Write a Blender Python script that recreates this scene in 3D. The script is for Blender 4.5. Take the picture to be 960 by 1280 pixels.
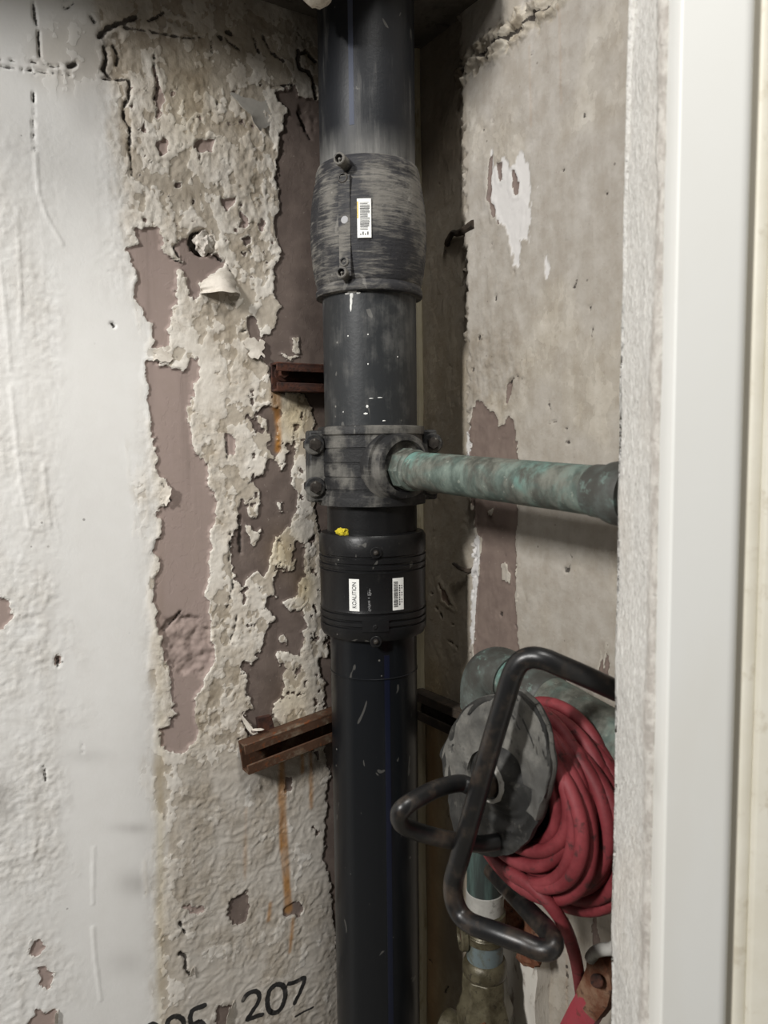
import bpy, bmesh, math, random
import numpy as np
from mathutils import Vector, Matrix

for o in list(bpy.data.objects):
    bpy.data.objects.remove(o)
scene = bpy.context.scene
COL = scene.collection
random.seed(7)
RNG = np.random.RandomState(11)

# ------------------------------------------------------------------ camera
CAM_Z = 1.35
F = 950.0                       # focal length in pixels of the 960x1280 frame
PITCH = math.radians(4.9)
ROLL = math.radians(0.66)
fwd = Vector((0, math.cos(PITCH), -math.sin(PITCH)))
rt0 = Vector((1, 0, 0))
up0 = rt0.cross(fwd)
rt = rt0 * math.cos(ROLL) - up0 * math.sin(ROLL)
up = up0 * math.cos(ROLL) + rt0 * math.sin(ROLL)
CAM = Vector((0, 0, CAM_Z))
cam = bpy.data.cameras.new('camera')
cam.sensor_fit = 'VERTICAL'
cam.sensor_height = 36.0
cam.sensor_width = 27.0
cam.lens = F / 1280 * 36.0
cam.clip_start = 0.02
cam.dof.use_dof = True
cam.dof.focus_distance = 0.93
cam.dof.aperture_fstop = 8.0
camo = bpy.data.objects.new('camera', cam)
COL.objects.link(camo)
mw = Matrix((rt, up, -fwd)).transposed().to_4x4()
mw.translation = CAM
camo.matrix_world = mw
scene.camera = camo

# ------------------------------------------------------------------ light
world = bpy.data.worlds.new('world')
scene.world = world
world.use_nodes = True
world.node_tree.nodes['Background'].inputs[0].default_value = (1.0, 0.98, 0.945, 1)
world.node_tree.nodes['Background'].inputs[1].default_value = 0.085


def area_light(name, loc, target, sx, sy, power, col):
    l = bpy.data.lights.new(name, 'AREA')
    l.shape = 'RECTANGLE'
    l.size, l.size_y = sx, sy
    l.energy = power
    l.color = col
    o = bpy.data.objects.new(name, l)
    COL.objects.link(o)
    o.location = loc
    o.rotation_euler = (Vector(target) - Vector(loc)).to_track_quat('-Z', 'Y').to_euler()
    return o


area_light('corridor_lamp', (-1.42, -0.98, CAM_Z + 1.05), (0.0, 0.95, 1.3), 0.13, 0.42, 65, (1.0, 0.985, 0.96))
area_light('added_fill', (0.30, 0.0, CAM_Z + 1.5), (0.05, 1.0, 1.2), 0.45, 0.45, 23, (1.0, 0.98, 0.94))  # added fill lamp, lifts the wall strip beside the drain pipe

vs = scene.view_settings
vs.view_transform = 'Standard'
vs.look = 'None'
vs.exposure = -0.08
vs.gamma = 1.0
vs.use_curve_mapping = False

# ------------------------------------------------------------------ frames of the place
CORNER = Vector((0.0525, 1.10, 0.0))
aL = math.radians(57.2)
DL = Vector((-math.sin(aL), -math.cos(aL), 0))      # along the left wall, away from the corner
DR = Vector((math.cos(aL), -math.sin(aL), 0))       # along the right wall, towards the camera
NL = DR.copy()                                      # left wall normal, into the niche
NR = DL.copy()                                      # right wall normal, into the niche
STACK = Vector((-0.0150, 0.95, 0.0))


def ray(px, py):
    return fwd + rt * ((px - 480) / F) - up * ((py - 640) / F)


def plane(px, py, p0, n):
    d = ray(px, py)
    return CAM + d * ((p0 - CAM).dot(n) / d.dot(n))


def onL(px, py, off=0.0):
    return plane(px, py, CORNER + NL * off, NL)


def onR(px, py, off=0.0):
    return plane(px, py, CORNER + NR * off, NR)


def atY(px, py, Y):
    return plane(px, py, Vector((0, Y, 0)), Vector((0, 1, 0)))


def uvL(px, py):
    p = onL(px, py)
    return ((p - CORNER).dot(DL), p.z)


def uvR(px, py):
    p = onR(px, py)
    return ((p - CORNER).dot(DR), p.z)


def on_stack(px, py, r):
    d = ray(px, py)
    ox, oy = CAM.x - STACK.x, CAM.y - STACK.y
    a = d.x * d.x + d.y * d.y
    b = 2 * (ox * d.x + oy * d.y)
    c = ox * ox + oy * oy - r * r
    disc = max(b * b - 4 * a * c, 0)
    t = (-b - math.sqrt(disc)) / (2 * a)
    p = CAM + d * t
    return math.atan2(p.y - STACK.y, p.x - STACK.x), p.z


def zs(py, r, px=466):
    return on_stack(px, py, r)[1]


def lin(c):
    c = c / 255.0
    return c / 12.92 if c <= 0.04045 else ((c + 0.055) / 1.055) ** 2.4


def C(r, g, b):
    return (lin(r), lin(g), lin(b), 1.0)


# ------------------------------------------------------------------ node helper
class G:
    def __init__(self, name):
        self.m = bpy.data.materials.new(name)
        self.m.use_nodes = True
        self.nt = self.m.node_tree
        self.b = self.nt.nodes['Principled BSDF']
        self.tc = self.nt.nodes.new('ShaderNodeTexCoord').outputs['Object']

    def _in(self, sock, v):
        if hasattr(v, 'node'):
            self.nt.links.new(v, sock)
        elif v is not None:
            if sock.type == 'RGBA' and not hasattr(v, '__len__'):
                v = (v, v, v, 1)
            sock.default_value = v

    def node(self, t, **kw):
        n = self.nt.nodes.new(t)
        for k, v in kw.items():
            setattr(n, k, v)
        return n

    def vec(self, scale=(1, 1, 1), rot=(0, 0, 0), loc=(0, 0, 0)):
        n = self.node('ShaderNodeMapping')
        n.inputs['Scale'].default_value = scale
        n.inputs['Rotation'].default_value = rot
        n.inputs['Location'].default_value = loc
        self.nt.links.new(self.tc, n.inputs['Vector'])
        return n.outputs[0]

    def noise(self, scale, detail=4, rough=0.6, vec=None, dist=0.0):
        n = self.node('ShaderNodeTexNoise')
        self._in(n.inputs['Vector'], vec or self.tc)
        n.inputs['Scale'].default_value = scale
        n.inputs['Detail'].default_value = detail
        n.inputs['Roughness'].default_value = rough
        n.inputs['Distortion'].default_value = dist
        return n.outputs['Fac']

    def voro(self, scale, vec=None, feature='F1'):
        n = self.node('ShaderNodeTexVoronoi', feature=feature)
        self._in(n.inputs['Vector'], vec or self.tc)
        n.inputs['Scale'].default_value = scale
        return n.outputs['Distance']

    def attr(self, name):
        return self.node('ShaderNodeAttribute', attribute_name=name).outputs['Fac']

    def math(self, op, a, b=None, clamp=False):
        n = self.node('ShaderNodeMath', operation=op, use_clamp=clamp)
        self._in(n.inputs[0], a)
        if b is not None:
            self._in(n.inputs[1], b)
        return n.outputs[0]

    def step(self, x, lo, hi, a=0.0, b=1.0):
        n = self.node('ShaderNodeMapRange', interpolation_type='SMOOTHSTEP')
        self._in(n.inputs[0], x)
        for i, v in enumerate((lo, hi, a, b)):
            n.inputs[1 + i].default_value = v
        return n.outputs[0]

    def mix(self, f, a, b, mode='MIX'):
        n = self.node('ShaderNodeMix', data_type='RGBA', blend_type=mode)
        self._in(n.inputs[0], f)
        self._in(n.inputs[6], a)
        self._in(n.inputs[7], b)
        return n.outputs[2]

    def normalz(self):
        g = self.node('ShaderNodeNewGeometry')
        s = self.node('ShaderNodeSeparateXYZ')
        self.nt.links.new(g.outputs['Normal'], s.inputs[0])
        return s.outputs[2]

    def bump(self, h, strength=0.5, dist=0.002):
        n = self.node('ShaderNodeBump')
        n.inputs['Strength'].default_value = strength
        n.inputs['Distance'].default_value = dist
        self._in(n.inputs['Height'], h)
        self.nt.links.new(n.outputs[0], self.b.inputs['Normal'])

    def out(self, col=None, rough=None, metal=None, spec=None):
        if col is not None:
            self._in(self.b.inputs['Base Color'], col)
        if rough is not None:
            self._in(self.b.inputs['Roughness'], rough)
        if metal is not None:
            self._in(self.b.inputs['Metallic'], metal)
        if spec is not None:
            self._in(self.b.inputs['Specular IOR Level'], spec)
        return self.m


# ------------------------------------------------------------------ materials
def mat_wall(name, white, cream, expo1, expo2, edge, chalk):
    g = G(name)
    fine = g.noise(260, 6, 0.65)
    med = g.noise(45, 6, 0.6)
    big = g.noise(9, 4, 0.55)
    streak = g.noise(30, 5, 0.6, g.vec((1, 1, 0.07)))
    peel = g.attr('peel')
    e = g.math('ADD', peel, g.math('MULTIPLY', g.math('SUBTRACT', g.noise(170, 5, 0.7), 0.5), 0.0042))
    mask = g.step(e, -0.00035, 0.00035)
    rim = g.math('MULTIPLY', g.step(e, -0.0024, -0.0006), g.math('SUBTRACT', 1.0, mask))
    fl = g.step(g.math('ADD', g.attr('flake'), g.math('MULTIPLY', g.math('SUBTRACT', fine, 0.5), 0.16)), -0.02, 0.03)
    cream = g.mix(g.math('MULTIPLY', fl, 0.85), cream, chalk)
    paint = g.mix(g.attr('cream'), white, cream)
    mott = g.step(g.math('ADD', g.math('MULTIPLY', med, 0.6), g.math('MULTIPLY', streak, 0.4)), 0.32, 0.72)
    tint = g.mix(mott, C(206, 199, 189), C(255, 255, 255))
    dirt_shade_f = g.math('MULTIPLY', g.attr('dirt_shade'), g.step(g.math('ADD', g.math('MULTIPLY', big, 0.5), g.math('MULTIPLY', streak, 0.5)), 0.3, 0.65, 0.45, 1.0))
    paint = g.mix(g.attr('grain'), paint, g.mix(1.0, paint, tint, 'MULTIPLY'))
    paint = g.mix(g.math('MULTIPLY', g.step(fine, 0.60, 0.72), g.math('MULTIPLY', g.attr('grain'), 0.35)), paint, C(120, 108, 95))
    paint = g.mix(g.math('MULTIPLY', rim, g.step(big, 0.4, 0.6, 0.1, 0.7)), paint, edge)
    paint = g.mix(dirt_shade_f, paint, C(96, 86, 76))
    specks = g.math('MULTIPLY', g.step(g.voro(55), 0.10, 0.06), 0.55)
    specks = g.math('MULTIPLY', specks, g.step(g.noise(14, 2), 0.56, 0.62))
    paint = g.mix(specks, paint, C(80, 72, 66))
    ex = g.mix(g.attr('dark'), expo1, expo2)
    ex = g.mix(g.step(med, 0.35, 0.7, 0.0, 0.55), ex, g.mix(0.5, ex, C(150, 135, 125)))
    ex = g.mix(g.step(fine, 0.63, 0.72, 0, 0.5), ex, C(170, 160, 150))
    ex = g.mix(g.math('MULTIPLY', g.step(streak, 0.5, 0.75), 0.35), ex, C(90, 80, 74))
    col = g.mix(mask, paint, ex)
    st = g.math('MULTIPLY', g.attr('stain'), g.step(g.noise(60, 5, 0.6, g.vec((1, 1, 0.25))), 0.25, 0.6, 0.6, 1.0))
    col = g.mix(st, col, g.mix(med, C(138, 88, 32), C(182, 132, 62)))
    col = g.mix(g.math('MULTIPLY', g.attr('yellow'), 0.6), col, g.mix(1.0, col, C(226, 205, 140), 'MULTIPLY'))
    ck = g.step(g.math('ADD', g.attr('crack'), g.math('MULTIPLY', g.math('SUBTRACT', g.noise(120, 5, 0.7), 0.52), 0.005)), -0.0005, 0.0008)
    col = g.mix(g.math('MULTIPLY', ck, 0.9), col, C(52, 46, 42))
    ink = g.step(g.math('ADD', g.attr('ink'), g.math('MULTIPLY', g.math('SUBTRACT', fine, 0.5), 0.0022)), -0.0005, 0.0005)
    col = g.mix(g.math('MULTIPLY', ink, g.step(med, 0.2, 0.45, 0.55, 0.97)), col, C(26, 26, 28))
    h = g.math('ADD', 0.0, g.math('MULTIPLY', fine, g.math('ADD', g.math('MULTIPLY', g.attr('grain'), 0.75), 0.10)))
    h = g.math('ADD', h, g.math('MULTIPLY', g.noise(110, 4, 0.6, None, 1.2), g.math('ADD', g.math('MULTIPLY', g.attr('grain'), 0.8), 0.06)))
    h = g.math('ADD', h, g.math('MULTIPLY', rim, 0.4))
    h = g.math('ADD', h, g.math('MULTIPLY', g.math('MULTIPLY', fl, g.attr('cream')), 0.5))
    h = g.math('ADD', g.math('MULTIPLY', h, g.math('SUBTRACT', 1.0, g.math('MULTIPLY', mask, 0.75))), g.math('MULTIPLY', mask, -0.9))
    g.bump(h, 0.6, 0.0013)
    return g.out(col, g.step(med, 0.3, 0.7, 0.62, 0.8), spec=0.3)


M = {}
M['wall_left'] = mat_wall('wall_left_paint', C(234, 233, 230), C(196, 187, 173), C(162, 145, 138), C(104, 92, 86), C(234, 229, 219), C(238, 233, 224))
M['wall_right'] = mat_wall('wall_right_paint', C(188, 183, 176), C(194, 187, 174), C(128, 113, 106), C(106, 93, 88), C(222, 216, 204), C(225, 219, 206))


def simple(name, col, rough=0.6, metal=0.0, spec=0.5):
    g = G(name)
    g.out(col, rough, metal, spec)
    return g.m


def mat_black(name, base, dust, amount, streaky=0.5, rough=0.42, ring=0.0, scratch=0.3, bumpy=0.15, patchy=0.25, hatch=1.0):
    g = G(name)
    s1 = g.noise(55, 6, 0.65, g.vec((1, 1, 0.10)))
    s2 = g.noise(38, 6, 0.65)
    f = g.math('ADD', g.math('MULTIPLY', s1, streaky), g.math('MULTIPLY', s2, 1 - streaky))
    if ring:
        s3 = g.noise(36, 5, 0.7, g.vec((1.0, 1.0, 9)), 0.5)
        s4 = g.math('MULTIPLY', g.noise(50, 4, 0.6, g.vec((3.0, 3.0, 0.5)), 0.6), hatch)
        f = g.math('ADD', g.math('MULTIPLY', f, 1 - ring), g.math('MULTIPLY', g.math('MAXIMUM', s3, s4), ring))
    f = g.math('ADD', f, g.math('MULTIPLY', g.math('SUBTRACT', g.noise(15, 3, 0.5), 0.5), patchy))
    d = g.step(f, 0.62 - 0.35 * amount, 0.80 - 0.28 * amount, 0.0, min(1.0, 0.25 + amount * 0.8))
    d = g.math('ADD', d, g.math('MULTIPLY', g.attr('dust'), g.step(s1, 0.30, 0.6, 0.35, 1.0)), True)
    col = g.mix(d, base, g.mix(g.noise(90, 3), dust, g.mix(0.4, dust, base)))
    sp = g.math('MULTIPLY', g.step(g.voro(70), 0.12, 0.05), g.step(g.noise(20, 2), 0.58, 0.64))
    sc = g.math('MULTIPLY', g.step(g.noise(26, 2, 0.5, g.vec((1, 1, 0.5), (0.5, 0.3, 0)), 2.5), 0.70, 0.715), scratch * 0.7)
    col = g.mix(g.math('MAXIMUM', g.math('MULTIPLY', sp, 0.5), sc), col, C(165, 162, 155))
    g.bump(g.math('ADD', g.noise(220, 4), g.math('MULTIPLY', f, 1.2)), bumpy, 0.0015)
    return g.out(col, g.math('ADD', g.math('MULTIPLY', d, 0.4), rough, True), spec=0.3)


DUST = C(150, 145, 136)
M['pipe_upper'] = mat_black('dusty_black_plastic_upper', C(28, 30, 34), C(128, 127, 124), 0.30, 0.9, 0.45)
M['coupler'] = mat_black('dust_caked_black_plastic', C(46, 46, 49), C(146, 142, 134), 0.58, 0.3, 0.6, ring=0.62, bumpy=0.6, patchy=0.75, hatch=0.75)
M['pipe_mid'] = mat_black('dusty_black_plastic_middle', C(44, 46, 48), C(118, 117, 114), 0.42, 0.55, 0.45)
M['saddle'] = mat_black('dusty_saddle_plastic', C(38, 38, 39), C(140, 137, 130), 0.52, 0.3, 0.55, ring=0.3, bumpy=0.4, patchy=0.8)
M['collar'] = mat_black('black_coupling_plastic', C(24, 24, 25), C(88, 86, 82), 0.12, 0.2, 0.36, scratch=0.25)
M['pipe_low'] = mat_black('glossy_black_plastic', C(20, 22, 25), C(80, 82, 84), 0.02, 0.5, 0.28, scratch=0.22, bumpy=0.05)
M['bolt_dark'] = mat_black('dark_bolt_steel', C(40, 36, 33), C(110, 104, 96), 0.3, 0.3, 0.45)
M['blue'] = simple('blue_stripe', C(16, 22, 40), 0.35)
M['blue_dusty'] = simple('dusty_blue_stripe', C(60, 66, 82), 0.65)
M['label'] = simple('label_white', C(238, 238, 234), 0.45)
M['label_grey'] = simple('label_print_grey', C(150, 150, 150), 0.5)
M['print'] = simple('label_print_black', C(40, 40, 44), 0.5)
M['label_yellow'] = simple('label_edge_yellow', C(222, 186, 60), 0.5)
M['white_drip'] = simple('white_paint_drip', C(226, 226, 222), 0.6)
M['yellow'] = simple('yellow_foam', C(198, 180, 40), 0.85)
M['grey_dot'] = simple('grey_indicator', C(158, 158, 160), 0.6)


def mat_copper():
    g = G('verdigris_copper')
    a = g.noise(22, 6, 0.62, None, 0.6)
    b = g.noise(60, 6, 0.65, g.vec((1, 1, 0.5)))
    base = g.mix(g.step(b, 0.35, 0.65), C(72, 70, 64), C(114, 114, 105))
    grn = g.mix(g.step(b, 0.4, 0.65), C(80, 98, 92), C(112, 130, 122))
    col = g.mix(g.step(a, 0.42, 0.60, 0.1, 0.7), base, grn)
    teal = g.step(g.noise(12, 4, 0.5, g.vec((1, 1, 1), (0, 0, 0), (3.3, 1.2, 0.4))), 0.56, 0.68, 0, 0.6)
    col = g.mix(g.math('MULTIPLY', teal, g.step(b, 0.38, 0.6)), col, C(96, 150, 142))
    col = g.mix(g.step(g.noise(150, 4), 0.62, 0.72, 0, 0.4), col, C(168, 172, 160))
    g.bump(g.noise(140, 5), 0.2, 0.0015)
    return g.out(col, g.step(b, 0.3, 0.7, 0.5, 0.75), 0.0, 0.4)


def mat_two(name, c1, c2, c3, scale, lo, hi, rough=0.7, bump=0.5, metal=0.0, stretch=(1, 1, 1), bdist=0.002, spec=0.4):
    g = G(name)
    v = g.vec(stretch)
    a = g.noise(scale, 6, 0.65, v)
    b = g.noise(scale * 3.1, 5, 0.65, v)
    col = g.mix(g.step(a, lo, hi), c1, c2)
    col = g.mix(g.step(b, 0.56, 0.68, 0, 0.8), col, c3)
    g.bump(g.math('ADD', a, g.math('MULTIPLY', b, 0.7)), bump, bdist)
    return g.out(col, rough, metal, spec)


M['copper'] = mat_copper()
M['copper_dark'] = mat_two('dark_copper_patina', C(70, 70, 66), C(92, 99, 95), C(108, 126, 119), 30, 0.4, 0.65, 0.55, 0.25)
M['green_wet'] = mat_two('green_streaked_copper', C(46, 53, 51), C(76, 96, 91), C(32, 36, 36), 40, 0.4, 0.62, 0.5, 0.3, 0, (1, 1, 0.12))
M['brass'] = mat_two('grimy_brass', C(68, 62, 46), C(100, 94, 75), C(44, 40, 32), 45, 0.35, 0.62, 0.38, 0.35, 0.25)
M['thread_tape'] = mat_two('grey_pipe_primer', C(150, 148, 142), C(170, 168, 162), C(120, 118, 112), 20, 0.4, 0.6, 0.7, 0.1)
M['blue_nipple'] = mat_two('blue_grey_nipple', C(88, 92, 84), C(100, 112, 114), C(92, 88, 74), 26, 0.45, 0.55, 0.5, 0.2)
M['rust'] = mat_two('dark_rust', C(52, 33, 28), C(82, 48, 34), C(34, 26, 24), 60, 0.38, 0.65, 0.85, 0.8)
M['rust_strut'] = mat_two('rusty_galvanised_strut', C(74, 50, 34), C(112, 100, 84), C(116, 62, 26), 34, 0.48, 0.68, 0.8, 0.6)
M['rust_dark'] = mat_two('dark_oxidised_steel', C(44, 38, 32), C(66, 56, 46), C(30, 26, 24), 40, 0.4, 0.65, 0.8, 0.5)
M['rust_bright'] = mat_two('orange_rust', C(98, 58, 38), C(126, 98, 78), C(62, 38, 28), 40, 0.4, 0.65, 0.85, 0.8)
M['red_cable'] = mat_two('dusty_red_rubber', C(106, 36, 41), C(134, 56, 61), C(58, 38, 37), 26, 0.34, 0.66, 0.62, 0.25)
M['red_paint'] = mat_two('faded_red_paint', C(150, 56, 66), C(140, 66, 72), C(104, 54, 48), 30, 0.4, 0.66, 0.6, 0.3)
M['reel_disc'] = mat_two('dusty_black_reel_plastic', C(80, 79, 76), C(118, 116, 110), C(56, 55, 53), 24, 0.40, 0.68, 0.7, 0.35)
M['reel_dark'] = mat_two('black_reel_plastic', C(38, 38, 37), C(62, 61, 58), C(84, 82, 77), 26, 0.42, 0.68, 0.6, 0.2)
M['concrete'] = mat_two('rough_concrete', C(168, 160, 146), C(206, 198, 184), C(130, 122, 110), 40, 0.38, 0.62, 0.9, 0.8)
M['slab'] = mat_two('dark_concrete_slab', C(78, 74, 68), C(96, 91, 84), C(62, 58, 53), 20, 0.38, 0.62, 0.9, 0.6)
M['flake'] = mat_two('peeled_paint_sheet', C(196, 188, 176), C(216, 209, 198), C(178, 170, 158), 40, 0.38, 0.62, 0.8, 0.3)
M['flake_grey'] = mat_two('grey_paint_sheet', C(186, 182, 174), C(200, 196, 188), C(170, 166, 158), 30, 0.38, 0.62, 0.8, 0.2)
M['plaster_lump'] = mat_two('crumbly_white_plaster', C(206, 198, 188), C(228, 222, 212), C(160, 148, 136), 110, 0.38, 0.62, 0.9, 0.9)
M['board'] = mat_two('peeling_white_board', C(205, 200, 190), C(214, 209, 200), C(128, 114, 102), 22, 0.38, 0.62, 0.75, 0.7, 0, (1, 1, 0.3))
M['floor'] = mat_two('stained_concrete_floor', C(120, 115, 106), C(140, 134, 124), C(96, 90, 82), 12, 0.38, 0.62, 0.85, 0.4)
M['caulk'] = mat_two('yellowed_sealant', C(158, 149, 124), C(172, 164, 142), C(124, 113, 86), 30, 0.38, 0.62, 0.6, 0.3, 0, (1, 1, 0.2))
M['white_pipe'] = simple('white_plastic', C(205, 204, 200), 0.5)


def mat_tube():
    g = G('worn_black_tube')
    n = g.noise(50, 6, 0.7)
    n2 = g.noise(16, 4, 0.6)
    col = g.mix(g.step(n, 0.50, 0.68, 0, 0.6), C(21, 21, 22), C(66, 57, 49))
    col = g.mix(g.step(n2, 0.52, 0.70, 0, 0.5), col, C(96, 81, 68))
    g.bump(n, 0.25, 0.001)
    return g.out(col, 0.36, 0.0, 0.5)


M['tube'] = mat_tube()


def mat_plaster_edge():
    g = G('rough_white_plaster')
    iso = g.vec((1, 2.4, 1))
    n = g.noise(240, 4, 0.65, iso)
    n2 = g.noise(75, 5, 0.65, iso)
    col = g.mix(g.step(n, 0.36, 0.6), C(202, 199, 193), C(224, 222, 217))
    pits = g.math('MULTIPLY', g.step(g.noise(230, 3, 0.6, iso), 0.64, 0.70), g.step(g.noise(18, 3), 0.42, 0.6))
    col = g.mix(g.math('MULTIPLY', pits, 0.65), col, C(128, 118, 108))
    col = g.mix(g.step(g.noise(7, 3), 0.5, 0.7, 0, 0.3), col, C(212, 202, 188))
    col = g.mix(g.attr('bare'), col, g.mix(g.step(n2, 0.4, 0.6), C(176, 170, 163), C(202, 198, 191)))
    g.bump(g.math('ADD', g.math('SUBTRACT', n, g.math('MULTIPLY', pits, 0.8)), n2), 0.6, 0.002)
    return g.out(col, 0.85, spec=0.25)


def mat_frame():
    g = G('white_gloss_frame_paint')
    n = g.noise(9, 4, 0.55, g.vec((1, 1, 0.35)))
    col = g.mix(g.step(n, 0.45, 0.72, 0, 0.5), C(224, 224, 220), C(216, 213, 204))
    sm = g.math('MULTIPLY', g.step(g.noise(14, 3, 0.5, g.vec((1, 1, 0.5), (0, 0, 0), (2, 1, 0.3))), 0.64, 0.74), 0.22)
    col = g.mix(sm, col, C(150, 144, 132))
    g.bump(g.noise(30, 3), 0.05, 0.002)
    return g.out(col, 0.5, spec=0.35)


M['plaster_edge'] = mat_plaster_edge()
M['frame'] = mat_frame()
M['frame_old'] = mat_two('yellowed_frame_paint', C(210, 205, 190), C(216, 212, 199), C(192, 184, 166), 14, 0.4, 0.65, 0.5, 0.1)
M['groove'] = simple('grimy_groove', C(176, 170, 156), 0.8)


# ------------------------------------------------------------------ mesh helpers
class MB:
    def __init__(self):
        self.v, self.f = [], []

    def add(self, vs_, fs_):
        b = len(self.v)
        self.v += [tuple(p) for p in vs_]
        self.f += [tuple(i + b for i in f) for f in fs_]
        return self

    def lathe(self, prof, n=64, axis_p=None, ax=Vector((0, 0, 1)), e1=None, wob=None, caps=True):
        """prof: (r, h) along ax from axis_p"""
        axis_p = axis_p or STACK
        ax = Vector(ax).normalized()
        if e1 is None:
            e1 = Vector((1, 0, 0)) if abs(ax.x) < 0.9 else Vector((0, 1, 0))
        e1 = (e1 - ax * e1.dot(ax)).normalized()
        e2 = ax.cross(e1)
        vs_, fs_ = [], []
        for i, (r, h) in enumerate(prof):
            for k in range(n):
                a = 2 * math.pi * k / n
                rr = r * (1 + (wob(a, h) if wob else 0))
                vs_.append(axis_p + ax * h + (e1 * math.cos(a) + e2 * math.sin(a)) * rr)
        for i in range(len(prof) - 1):
            for k in range(n):
                a, b = i * n + k, i * n + (k + 1) % n
                fs_.append((a, b, b + n, a + n))
        if caps:
            fs_.append(tuple(range(n - 1, -1, -1)))
            fs_.append(tuple(range((len(prof) - 1) * n, len(prof) * n)))
        return self.add(vs_, fs_)

    def cyl(self, p0, p1, r, n=16, r1=None, bev=0.0, rot=0.0):
        p0, p1 = Vector(p0), Vector(p1)
        ax = p1 - p0
        L = ax.length
        r1 = r if r1 is None else r1
        e = Vector((0, 0, 1)) if abs(ax.normalized().z) < 0.9 else Vector((1, 0, 0))
        if rot:
            e = Matrix.Rotation(rot, 3, ax.normalized()) @ e
        prof = [(r, 0), (r1, L)]
        if bev:
            prof = [(r - bev, 0), (r, bev), (r1, L - bev), (r1 - bev, L)]
        return self.lathe(prof, n, p0, ax, e)

    def tube(self, pts, r, n=12, closed=False, sub=6, smooth=True):
        P = [Vector(p) for p in pts]
        R = list(r) if hasattr(r, '__len__') else [r] * len(P)
        if smooth and sub > 1:
            Q, RQ = [], []
            m = len(P)
            for i in range(m if closed else m - 1):
                p0 = P[(i - 1) % m] if (closed or i > 0) else P[0] * 2 - P[1]
                p1, p2 = P[i], P[(i + 1) % m]
                p3 = P[(i + 2) % m] if (closed or i + 2 < m) else P[-1] * 2 - P[-2]
                for k in range(sub):
                    t = k / sub
                    Q.append(0.5 * ((2 * p1) + (p2 - p0) * t + (2 * p0 - 5 * p1 + 4 * p2 - p3) * t * t + (3 * p1 - p0 - 3 * p2 + p3) * t ** 3))
                    RQ.append(R[i] * (1 - t) + R[(i + 1) % m] * t)
            if not closed:
                Q.append(P[-1])
                RQ.append(R[-1])
            P, R = Q, RQ
        m = len(P)
        T = []
        for i in range(m):
            if closed:
                t = P[(i + 1) % m] - P[(i - 1) % m]
            else:
                t = P[min(i + 1, m - 1)] - P[max(i - 1, 0)]
            T.append(t.normalized())
        e = Vector((0, 0, 1)) if abs(T[0].z) < 0.9 else Vector((1, 0, 0))
        vs_, fs_ = [], []
        for i in range(m):
            e = (e - T[i] * e.dot(T[i])).normalized()
            b = T[i].cross(e)
            for k in range(n):
                a = 2 * math.pi * k / n
                vs_.append(P[i] + (e * math.cos(a) + b * math.sin(a)) * R[i])
        for i in range(m if closed else m - 1):
            j = (i + 1) % m
            for k in range(n):
                k2 = (k + 1) % n
                fs_.append((i * n + k, i * n + k2, j * n + k2, j * n + k))
        if not closed:
            fs_.append(tuple(range(n - 1, -1, -1)))
            fs_.append(tuple(range((m - 1) * n, m * n)))
        return self.add(vs_, fs_)

    def prism(self, poly, p0, ex, ey, ez, h0, h1):
        """2D polygon (a,b) on axes ex, ey at p0, extruded along ez from h0 to h1"""
        n = len(poly)
        vs_ = [p0 + ex * a + ey * b + ez * h0 for a, b in poly] + [p0 + ex * a + ey * b + ez * h1 for a, b in poly]
        fs_ = [tuple(range(n - 1, -1, -1)), tuple(range(n, 2 * n))]
        fs_ += [(i, (i + 1) % n, n + (i + 1) % n, n + i) for i in range(n)]
        return self.add(vs_, fs_)

    def box(self, c, ex, ey, ez, a, b, h):
        c, ex, ey, ez = Vector(c), Vector(ex), Vector(ey), Vector(ez)
        return self.prism([(-a, -b), (a, -b), (a, b), (-a, b)], c, ex, ey, ez, -h, h)

    def shell(self, f0, f1, r0, r1, z0, z1, n=10, m=6):
        """curved slab on the stack between angles f0..f1 and heights z0..z1"""
        vs_, fs_ = [], []
        for r in (r0, r1):
            for j in range(m + 1):
                for i in range(n + 1):
                    a = f0 + (f1 - f0) * i / n
                    z = z0 + (z1 - z0) * j / m
                    vs_.append((STACK.x + math.cos(a) * r, STACK.y + math.sin(a) * r, z))
        w = n + 1
        o = w * (m + 1)
        for j in range(m):
            for i in range(n):
                q = (j * w + i, j * w + i + 1, (j + 1) * w + i + 1, (j + 1) * w + i)
                fs_.append(q[::-1])
                fs_.append(tuple(k + o for k in q))
        for i in range(n):
            fs_.append((i, i + 1, i + 1 + o, i + o))
            b = m * w
            fs_.append((b + i + 1, b + i, b + i + o, b + i + 1 + o))
        for j in range(m):
            fs_.append(((j + 1) * w, j * w, j * w + o, (j + 1) * w + o))
            b = n
            fs_.append((j * w + b, (j + 1) * w + b, (j + 1) * w + b + o, j * w + b + o))
        return self.add(vs_, fs_)

    def patch(self, P, th_n, th):
        """grid of points P[j][i] given thickness th along -th_n"""
        m, n = len(P), len(P[0])
        vs_ = [p for row in P for p in row] + [p - th_n * th for row in P for p in row]
        o = m * n
        fs_ = []
        for j in range(m - 1):
            for i in range(n - 1):
                q = (j * n + i, j * n + i + 1, (j + 1) * n + i + 1, (j + 1) * n + i)
                fs_.append(q)
                fs_.append(tuple(k + o for k in q[::-1]))
        ring = [i for i in range(n)] + [j * n + n - 1 for j in range(1, m)] + [(m - 1) * n + i for i in range(n - 2, -1, -1)] + [j * n for j in range(m - 2, 0, -1)]
        for a, b in zip(ring, ring[1:] + ring[:1]):
            fs_.append((b, a, a + o, b + o))
        return self.add(vs_, fs_)


ORG = {}


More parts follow.
